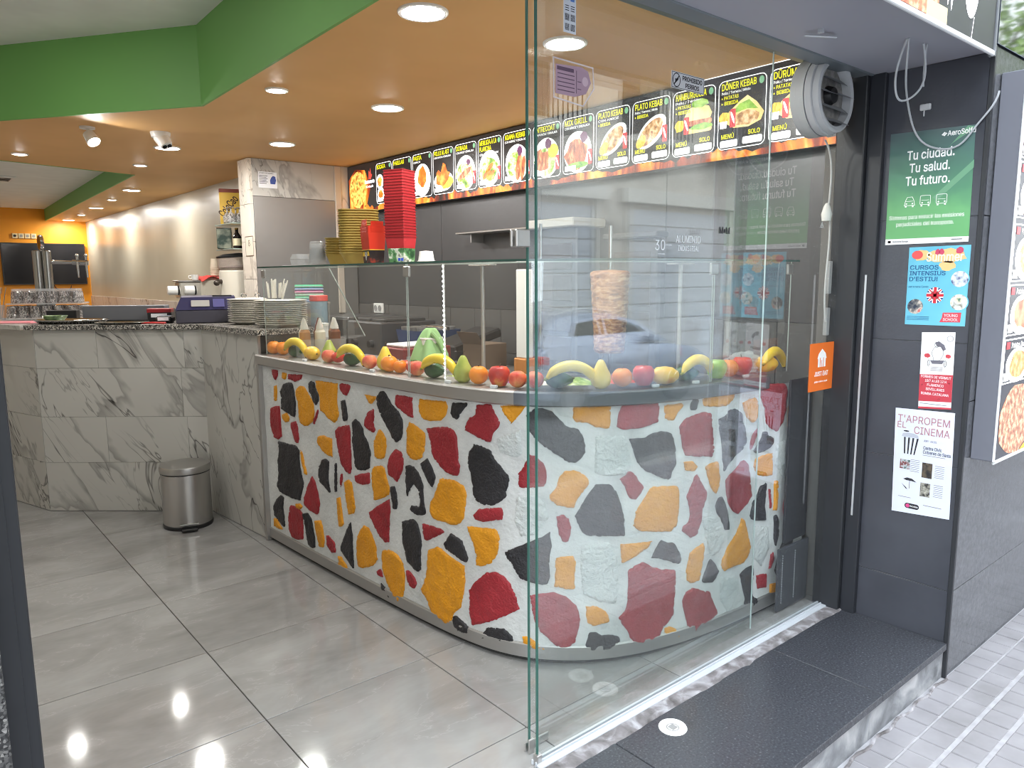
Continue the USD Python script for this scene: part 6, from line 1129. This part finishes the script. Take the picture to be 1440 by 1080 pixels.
# ================================================================ POSTERS ON THE REVEAL
TR = frame((3.2095, 0, 0), (0, -1, 0), (0, 0, 1))      # local x runs towards the street: x = -y
def poster(name, label, poly, mat): t = thing(name, label, 'poster'); obj('sheet', on(prism(poly, .0008), TR), mat, t, smooth=False); return t
def pa_(t, name, polys, mat, z=.001):
    if 'print' in name or 'outline' in name or 'rays' in name or 'stripes' in name: kw = {'kind': 'stuff'}
    else: kw = {}
    return obj(name, on(cat([p if isinstance(p, trimesh.Trimesh) else prism(p, .0003, z) for p in polys]), TR), mat, t, smooth=False, **kw)
PG = usdkit.material(stage, '/World/Looks/green_poster_print', {'tc': ('texture_coordinate', {}), 'sx': ('separate_xyz', {}), 'nz': ('noise_texture', {'scale': 7, 'detail': 4}), 'ma': ('math', {'math_type': 'multiply_add', 'value2': .35, 'value3': -.18}), 'ad': ('math', {'math_type': 'add'}),
    'mr': ('map_range', {'from_min': 1.63, 'from_max': 2.06}), 'r': ('rgb_ramp', {'ramp': [(0, c8(104, 170, 110)), (.3, c8(108, 172, 116)), (.5, c8(84, 138, 108)), (.8, c8(80, 114, 108)), (1, c8(82, 102, 104))]}), 'p': ('principled_bsdf', {'roughness': .4})},
    [('tc.object', 'sx.vector'), ('tc.object', 'nz.vector'), ('nz.fac', 'ma.value1'), ('sx.z', 'mr.value'), ('mr.result', 'ad.value1'), ('ma.value', 'ad.value2'), ('ad.value', 'r.fac'), ('r.color', 'p.base_color')], surface='p.BSDF')
po = poster('green_poster', 'large green poster about city, health and future, topmost on the black wall', Polygon([(-1.41, 1.622), (-1.098, 1.624), (-1.104, 2.058), (-1.415, 2.066)]), PG)
pa_(po, 'lettering', [txt('Tu ciudad.', .034, -1.345, 1.955, w=.175, bold=True, z=.001), txt('Tu salud.', .034, -1.333, 1.905, w=.15, bold=True, z=.001), txt('Tu futuro.', .034, -1.345, 1.855, w=.165, bold=True, z=.001)], INKW)
pa_(po, 'small_lettering', [txt('Sistemas para reducir las emisiones', .016, -1.40, 1.722, w=.28, z=.001), txt('perjudiciales del transporte.', .016, -1.37, 1.695, w=.215, z=.001)], INKW)
pa_(po, 'brand_lettering', [txt('AeroSolfd', .019, -1.20, 2.030, w=.098, bold=True, z=.001)]+[Polygon([(-1.222+.006*k, 2.036-.003*k), (-1.212+.006*k, 2.046-.003*k), (-1.207+.006*k, 2.043-.003*k), (-1.217+.006*k, 2.033-.003*k)]) for k in range(2)], INKW)
for k, x in enumerate((-1.345, -1.285, -1.225)):
    b = rrect(x, 1.775, x+.04, 1.812, .006) if k else Polygon([(x, 1.775), (x+.004, 1.795), (x+.011, 1.81), (x+.031, 1.81), (x+.038, 1.795), (x+.042, 1.775)])
    pa_(po, 'vehicle_icon', [ring(b, .0018), sbox(x+.006, 1.792, x+.034, 1.7935), ell(x+.009, 1.783, .003, .003), ell(x+.032, 1.783, .003, .003)]+([sbox(x+.004, 1.769, x+.010, 1.775), sbox(x+.031, 1.769, x+.037, 1.775)]), INKW)
pa_(po, 'footer_band', [Polygon([(-1.41, 1.622), (-1.098, 1.624), (-1.098, 1.645), (-1.41, 1.645)])], PAPER); pa_(po, 'footer_print', [txt('Horizonte Europa', .006, -1.38, 1.631, w=.06, z=.0014), sbox(-1.40, 1.629, -1.388, 1.638), sbox(-1.16, 1.634, -1.12, 1.637)], INK); pa_(po, 'diagonal_rays', [Polygon([(-1.24, 1.80), (-1.10, 1.93), (-1.10, 1.90), (-1.22, 1.79)]), Polygon([(-1.18, 2.0), (-1.10, 2.05), (-1.13, 2.058), (-1.2, 1.98)])], M('pale_green_print', c8(110, 160, 128), .5), .0009)
SKYB = M('summer_blue_print', n=(6, G(c8(96, 178, 206), c8(110, 190, 214)), 2), rough=.45)
p2 = poster('summer_poster', 'sky blue poster for intensive summer courses with a round flag', Polygon([(-1.311, 1.298), (-1.087, 1.299), (-1.087, 1.612), (-1.313, 1.609)]), SKYB)
pa_(p2, 'colour_blot', [blob(-1.17, 1.572, .07, .028, 3), blob(-1.265, 1.575, .03, .022, 5), blob(-1.165, 1.535, .03, .02, 9)], M('peach_print', c8(236, 190, 130), .5)); pa_(p2, 'red_badge', [ell(-1.28, 1.578, .021, .017)], M('red_badge_print', c8(220, 84, 84), .5), .0013); pa_(p2, 'flower_print', [blob(-1.205, 1.588, .009, .012, 4), blob(-1.19, 1.588, .009, .012, 6), blob(-1.125, 1.592, .014, .014, 7)], M('crimson_print', c8(196, 70, 100), .5), .0013)
pa_(p2, 'script_lettering', [txt('Summer', .034, -1.245, 1.552, w=.135, bold=True, z=.0015)], M('cream_ink', c8(250, 238, 205), .6))
pa_(p2, 'lettering', [txt(s, .0165, -1.305, y, w=w, bold=True, z=.001) for s, y, w in (('CURSOS', 1.520, .108), ('INTENSIUS', 1.497, .135), ("D'ESTIU!", 1.474, .107))], M('navy_ink', c8(30, 90, 140), .6)); pa_(p2, 'small_lettering', [txt('per a nens i joves', .008, -1.305, 1.448, w=.075, z=.001)]+[sbox(-1.305, 1.318+k*.006, -1.22, 1.320+k*.006) for k in range(3)], M('navy_ink'))
def disc(x, y, r, mat, nm='round_picture'): pa_(p2, 'picture_rim', [ring(ell(x, y, r+.004, r+.004), .004)], SKYB, .0012); return pa_(p2, nm, [ell(x, y, r, r)], mat, .0012)
disc(-1.118, 1.482, .031, M('photo_print_pale', n=(40, [(.35, c8(70, 80, 130)), (.5, c8(200, 210, 220)), (.65, c8(230, 232, 236)), (.75, c8(190, 90, 100))], 2))); disc(-1.115, 1.392, .031, M('photo_print_warm', n=(40, [(.35, c8(120, 110, 100)), (.5, c8(214, 220, 214)), (.65, c8(226, 214, 190)), (.75, c8(90, 130, 110))], 2))); disc(-1.275, 1.372, .030, M('photo_print_group', n=(45, [(.35, c8(40, 50, 70)), (.5, c8(120, 120, 120)), (.62, c8(210, 200, 190)), (.75, c8(190, 60, 60))], 2)))
disc(-1.203, 1.418, .032, M('flag_navy', c8(40, 60, 120), .5), 'flag_field'); fd = ell(-1.203, 1.418, .032, .032); bars = lambda w: [affinity.rotate(sbox(-1.24, 1.418-w, -1.166, 1.418+w), a, origin=(-1.203, 1.418)).intersection(fd) for a in (45, -45)]; up_ = lambda w: [sbox(-1.24, 1.418-w, -1.166, 1.418+w).intersection(fd), sbox(-1.203-w, 1.38, -1.203+w, 1.46).intersection(fd)]
pa_(p2, 'flag_white', bars(.006)+up_(.010), INKW, .0016); pa_(p2, 'flag_red', bars(.002)+up_(.0055), M('flag_red', c8(200, 40, 56), .5), .002)
pa_(p2, 'red_banner', [Polygon([(-1.18, 1.312), (-1.105, 1.314), (-1.103, 1.352), (-1.17, 1.350), (-1.172, 1.33)])], M('banner_red', c8(206, 70, 84), .5)); pa_(p2, 'banner_lettering', [txt('YOUNG', .011, -1.14, 1.334, w=.05, align='c', bold=True, z=.0014), txt('SCHOOL', .011, -1.14, 1.318, w=.055, align='c', bold=True, z=.0014)], M('pale_pink_ink', c8(250, 205, 210), .6))
p3 = poster('dance_poster', 'small white and red poster of a woman drawn on a carriage, between two larger posters', Polygon([(-1.236, .957), (-1.113, .967), (-1.118, 1.275), (-1.242, 1.269)]), PAPER)
pa_(p3, 'red_band', [Polygon([(-1.2365, .988), (-1.1135, .996), (-1.115, 1.105), (-1.239, 1.098)]), Polygon([(-1.236, .957), (-1.113, .967), (-1.113, .974), (-1.236, .965)])], M('poster_red', c8(190, 60, 74), .5))
pa_(p3, 'lettering', [txt('FORMES DE VERMUT', .010, -1.177, 1.086, w=.112, align='c', bold=True, z=.0014)]+[txt(s, .010, -1.177, y, w=w, align='c', bold=True, z=.0014) for s, y, w in (('10/7 A LES 12 H', 1.070, .08), ('FLAMENCO', 1.053, .062), ('SEVILLANES', 1.036, .07), ('RUMBA CATALANA', 1.017, .104))]+[ell(-1.228, 1.056, .002, .002), ell(-1.127, 1.07, .002, .002), ell(-1.16, 1.003, .002, .002)], M('rose_ink', c8(245, 215, 220), .6))
pa_(p3, 'figure_print', [Polygon([(-1.19, 1.228), (-1.176, 1.236), (-1.155, 1.222), (-1.148, 1.205), (-1.158, 1.198), (-1.168, 1.214), (-1.18, 1.214)]), Polygon([(-1.204, 1.158), (-1.150, 1.160), (-1.158, 1.146), (-1.195, 1.144)])], M('grey_ink', c8(110, 108, 120), .7)); pa_(p3, 'figure_outline', [ring(blob(-1.178, 1.185, .022, .032, 5), .001), ring(ell(-1.182, 1.222, .009, .011), .001), ring(ell(-1.209, 1.147, .0045, .013), .0015), ring(ell(-1.147, 1.147, .0045, .013), .0015), ring(ell(-1.135, 1.248, .012, .011), .0012)], INK); pa_(p3, 'red_flower', [blob(-1.215, 1.176, .011, .009, 3), blob(-1.138, 1.178, .011, .008, 8)], M('flower_red', c8(196, 70, 80), .5)); pa_(p3, 'fine_print', [sbox(-1.2, 1.118+k*.006, -1.155, 1.1195+k*.006) for k in range(3)]+[sbox(-1.23, .979, -1.13, .981)], M('grey_ink'))
p4 = poster('cinema_poster', 'pale lilac cinema poster with a striped popcorn box, lowest on the black wall', Polygon([(-1.313, .505), (-1.088, .519), (-1.097, .955), (-1.324, .948)]), M('lilac_paper', c8(214, 218, 238), .6))
PI_ = M('rose_grey_ink', c8(170, 120, 130), .6); pa_(p4, 'title_lettering', [txt("T'APROPEM", .030, -1.312, .893, w=.20, z=.001), txt('EL', .026, -1.312, .868, w=.035, z=.001), txt('CINEMA', .030, -1.245, .850, w=.135, z=.001)], PI_)
pa_(p4, 'popcorn_stripes', [Polygon([(-1.283+.017*k, .83), (-1.276+.017*k, .83), (-1.274+.0125*k, .76), (-1.279+.0125*k, .76)]) for k in range(4)], INK); pa_(p4, 'popcorn_heap', [Polygon([(-1.292, .832), (-1.288, .845), (-1.27, .85), (-1.245, .849), (-1.228, .842), (-1.225, .832)])], M('pale_grey_print', c8(180, 185, 198), .6)); pa_(p4, 'popcorn_lid', [ell(-1.275, .856, .011, .003)], INK)
pa_(p4, 'lettering', [txt('Centre Cívic', .013, -1.205, .79, w=.07, bold=True, z=.001), txt('Cotxeres de Sants', .013, -1.205, .773, w=.105, bold=True, z=.001)], M('slate_ink', c8(90, 96, 110), .7)); pa_(p4, 'fine_print', [txt('JUNY · JULIOL', .008, -1.205, .822, w=.05, z=.001), sbox(-1.205, .765, -1.12, .7665)]+[sbox(x, y+k*.008, x+.035, y+.0015+k*.008) for x, y in ((-1.25, .69), (-1.155, .68), (-1.155, .60)) for k in range(7)]+[sbox(-1.19, .555, -1.12, .557), sbox(-1.29, .575, -1.24, .5765)], M('grey_ink'))
pa_(p4, 'picture', [sbox(-1.292, .695, -1.252, .735)], M('film_still_red', n=(60, [(.4, c8(120, 60, 60)), (.5, c8(190, 195, 200)), (.6, c8(90, 110, 110))], 2))); pa_(p4, 'picture', [sbox(-1.204, .672, -1.165, .735)], M('film_still_dark', n=(50, G(c8(30, 30, 36), c8(96, 84, 70)), 3))); pa_(p4, 'picture', [sbox(-1.206, .592, -1.168, .650)], M('film_still_mixed', n=(70, G(c8(50, 50, 48), c8(190, 188, 176)), 3)))
pa_(p4, 'parasol_print', [Polygon([(-1.275, .652), (-1.26, .66), (-1.24, .658), (-1.222, .646), (-1.24, .648), (-1.262, .648)]), Polygon([(-1.288, .633), (-1.28, .632), (-1.262, .612), (-1.256, .611), (-1.262, .618), (-1.272, .622)]), sbox(-1.2495, .615, -1.248, .648)], INK); pa_(p4, 'logo_pill', [rrect(-1.262, .530, -1.205, .552, .010)], INK); pa_(p4, 'logo_mark', [ell(-1.250, .541, .008, .008)], M('magenta_print', c8(206, 70, 130), .5), .0014); pa_(p4, 'logo_lettering', [txt('Barcelona', .007, -1.24, .538, w=.03, z=.0014)], INKW)
# loose wires above the posters
lw = thing('loose_cable', 'loose white cable looping from the dark soffit across the green poster', 'cable'); CW = M('grey_white_cable', c8(176, 180, 186), .5)
obj('wire', tube(curve([(2.80, 1.20, 2.309), (2.87, 1.255, 2.25), (2.94, 1.29, 2.175), (2.99, 1.29, 2.145), (3.04, 1.26, 2.17), (2.96, 1.20, 2.26), (2.905, 1.187, 2.309)], 40), .0038, 7), CW, lw); obj('wire', tube(curve([(2.80, 1.195, 2.309), (2.95, 1.26, 2.22), (3.12, 1.31, 2.12), (3.2, 1.29, 2.02), (3.2, 1.23, 1.985), (3.2, 1.16, 1.985), (3.2, 1.10, 2.05), (3.2, 1.06, 2.10), (3.21, 1.035, 2.165)], 50), .0038, 7), CW, lw); obj('wire', tube(curve([(2.92, 1.182, 2.309), (2.99, 1.215, 2.25), (3.07, 1.245, 2.2)], 10), .003, 7), CW, lw)
wc = thing('wall_clip', 'small white cable holder screwed to the black wall over the green poster', 'cable clip', (3.2085, 1.286, 2.15)); obj('clip', bx(-.012, -.02, -.012, .001, .02, .012, .003), M('pale_clip', c8(190, 192, 196), .5), wc); obj('pin', cyl((-.006, .004, -.012), (-.006, .004, -.034), .0025), ALU, wc)

# ================================================================ FASCIA SIGN AND LIGHTBOX ON THE STREET FRONT
def PR(name, n): return M('print_'+name, n=n, rough=.3, emit=.55)
PBK = M('print_black', c8(62, 62, 72), .25, emit=.05)
fs = thing('fascia_sign', 'illuminated shop sign over the entrance with pictures of food', 'sign'); obj('sign_case', bx(-.6, 1.051, 2.30, 3.165, 1.068, 3.15, .003), FRAMEK, fs); obj('edge_profile', bx(-.6, 1.046, 2.283, 3.17, 1.058, 2.302, .003), M('white_profile', c8(230, 232, 235), .4), fs); obj('end_profile', bx(3.165, 1.046, 2.283, 3.18, 1.068, 3.15, .002), M('profile_grey', c8(120, 124, 130), .4), fs)
TF = frame((0, 1.0505, 2.302), (1, 0, 0), (0, 0, 1)); fa = lambda n_, ps, m, z=.0: obj(n_, on(cat([prism(p, .0006, z) for p in ps]), TF), m, fs, smooth=False)
fa('sign_face', [sbox(-.58, .0, 3.155, .8)], PBK); fa('dish_print', [blob(2.50, .11, .16, .16, 4, 20, .08).intersection(sbox(2, .002, 3, .8))], PR('paella_red', (30, [(.3, c8(170, 70, 50)), (.5, c8(220, 120, 90)), (.65, c8(240, 190, 150))], 4)), .001); fa('price_patch', [sbox(2.57, .0, 2.73, .05)], M('print_cream', c8(226, 214, 160), .4, emit=.3), .0012); fa('green_garnish', [blob(2.69, .12, .05, .05, 5)], PR('green_leaf', (20, G(c8(90, 150, 70), c8(190, 220, 150)), 3)), .0014)
for x_, y_ in ((2.735, .13), (2.765, .12)): fa('script_print', [ell(x_, y_, .007, .07, -6)], M('print_white', c8(245, 245, 245), .3, emit=.7), .0012)
fa('plate_print', [ell(2.925, .19, .065, .13)], M('print_white'), .0012); fa('plate_food', [ell(2.925, .21, .045, .09)], PR('rice', (30, G(c8(220, 190, 150), c8(250, 236, 214)), 3)), .0018); fa('sign_wire', [Polygon([(2.955, .07), (2.958, .07), (2.945, .0), (2.942, .0)])], M('print_white'), .0018)
obj('face_cover', on(prism(sbox(-.58, .81, 3.155, .812), .001), TF), PBK, fs)
lb = thing('facade_lightbox', 'wall lightbox with photographs of dishes beside the entrance', 'menu board'); obj('case', bx(3.29, .977, .765, 4.9, 1.058, 2.245, .003), M('lightbox_side_grey', c8(112, 114, 124), .45), lb); obj('corner_profile', [bx(3.286, .971, .76, 3.296, .979, 2.25, .002), bx(3.286, .971, .755, 4.9, .979, .768, .002)], M('white_profile'), lb)
TL = frame((3.297, .9765, .77), (1, 0, 0), (0, 0, 1)); la = lambda n_, ps, m, z=.0, par=lb: obj(n_, on(cat([prism(p, .0006, z) for p in ps]), TL), m, par, smooth=False)
la('face', [sbox(0, 0, 1.6, 1.474)], PBK); FRP = PR('chips', (34, [(.3, c8(190, 110, 60)), (.5, c8(230, 160, 96)), (.7, c8(246, 205, 150))], 3)); PZP = PR('pizza', (40, [(.3, c8(120, 60, 44)), (.5, c8(190, 130, 100)), (.62, c8(230, 200, 160)), (.75, c8(110, 110, 70))], 4))
for r, (y0, y1) in enumerate(((.30, .478), (.49, .69), (.70, .92), (.94, 1.15), (1.16, 1.3))):
    for c in range(3):
        x0 = .01+c*.40; pn = la('dish_panel', [sbox(x0, y0, x0+.38, y1)], PBK, .0008); la('panel_outline', [ring(sbox(x0, y0, x0+.38, y1), .006)], M('print_white'), .0014, pn); la('plate_print', [ell(x0+.17, (y0+y1)/2-.02, .14, (y1-y0)*.40)], M('print_white'), .0014, pn); la('dish_print', [blob(x0+.18, (y0+y1)/2-.015, .10, (y1-y0)*.3, r*3+c)], FRP if (r+c) % 2 == 0 else PR('roast', (20, [(.3, c8(170, 90, 60)), (.6, c8(226, 160, 120))], 3)), .002, pn); la('price_box', [sbox(x0+.012, y0+.012, x0+.07, y0+.045)], M('print_white'), .0026, pn); la('red_tag', [sbox(x0+.02, y1-.04, x0+.06, y1-.012)], M('print_red', c8(206, 60, 70), .3, emit=.3), .002, pn); obj('dish_name', on(txt(('Patatas Bravas', 'Croquetas', 'Alitas')[c], .022, x0+.08, y1-.038, w=.2, z=.002), TL), M('print_white'), pn, smooth=False)
la('pizza_print', [blob(.22, .14, .20, .145, 12, 24, .04), blob(.75, .14, .20, .145, 13, 24, .04), blob(1.3, .14, .2, .145, 14, 24, .04)], PZP, .001); la('flame_print', [Polygon([(.0, .0), (.3, 0), (.5, .08), (.8, .02), (1.2, .1), (1.6, .02), (1.6, 0)])], M('print_flame', n=(8, [(.3, c8(200, 70, 20)), (.6, c8(250, 180, 70))], 3), emit=.6), .0006); la('top_strip', [sbox(.0, 1.31, 1.6, 1.474)], M('print_white'), .0008)
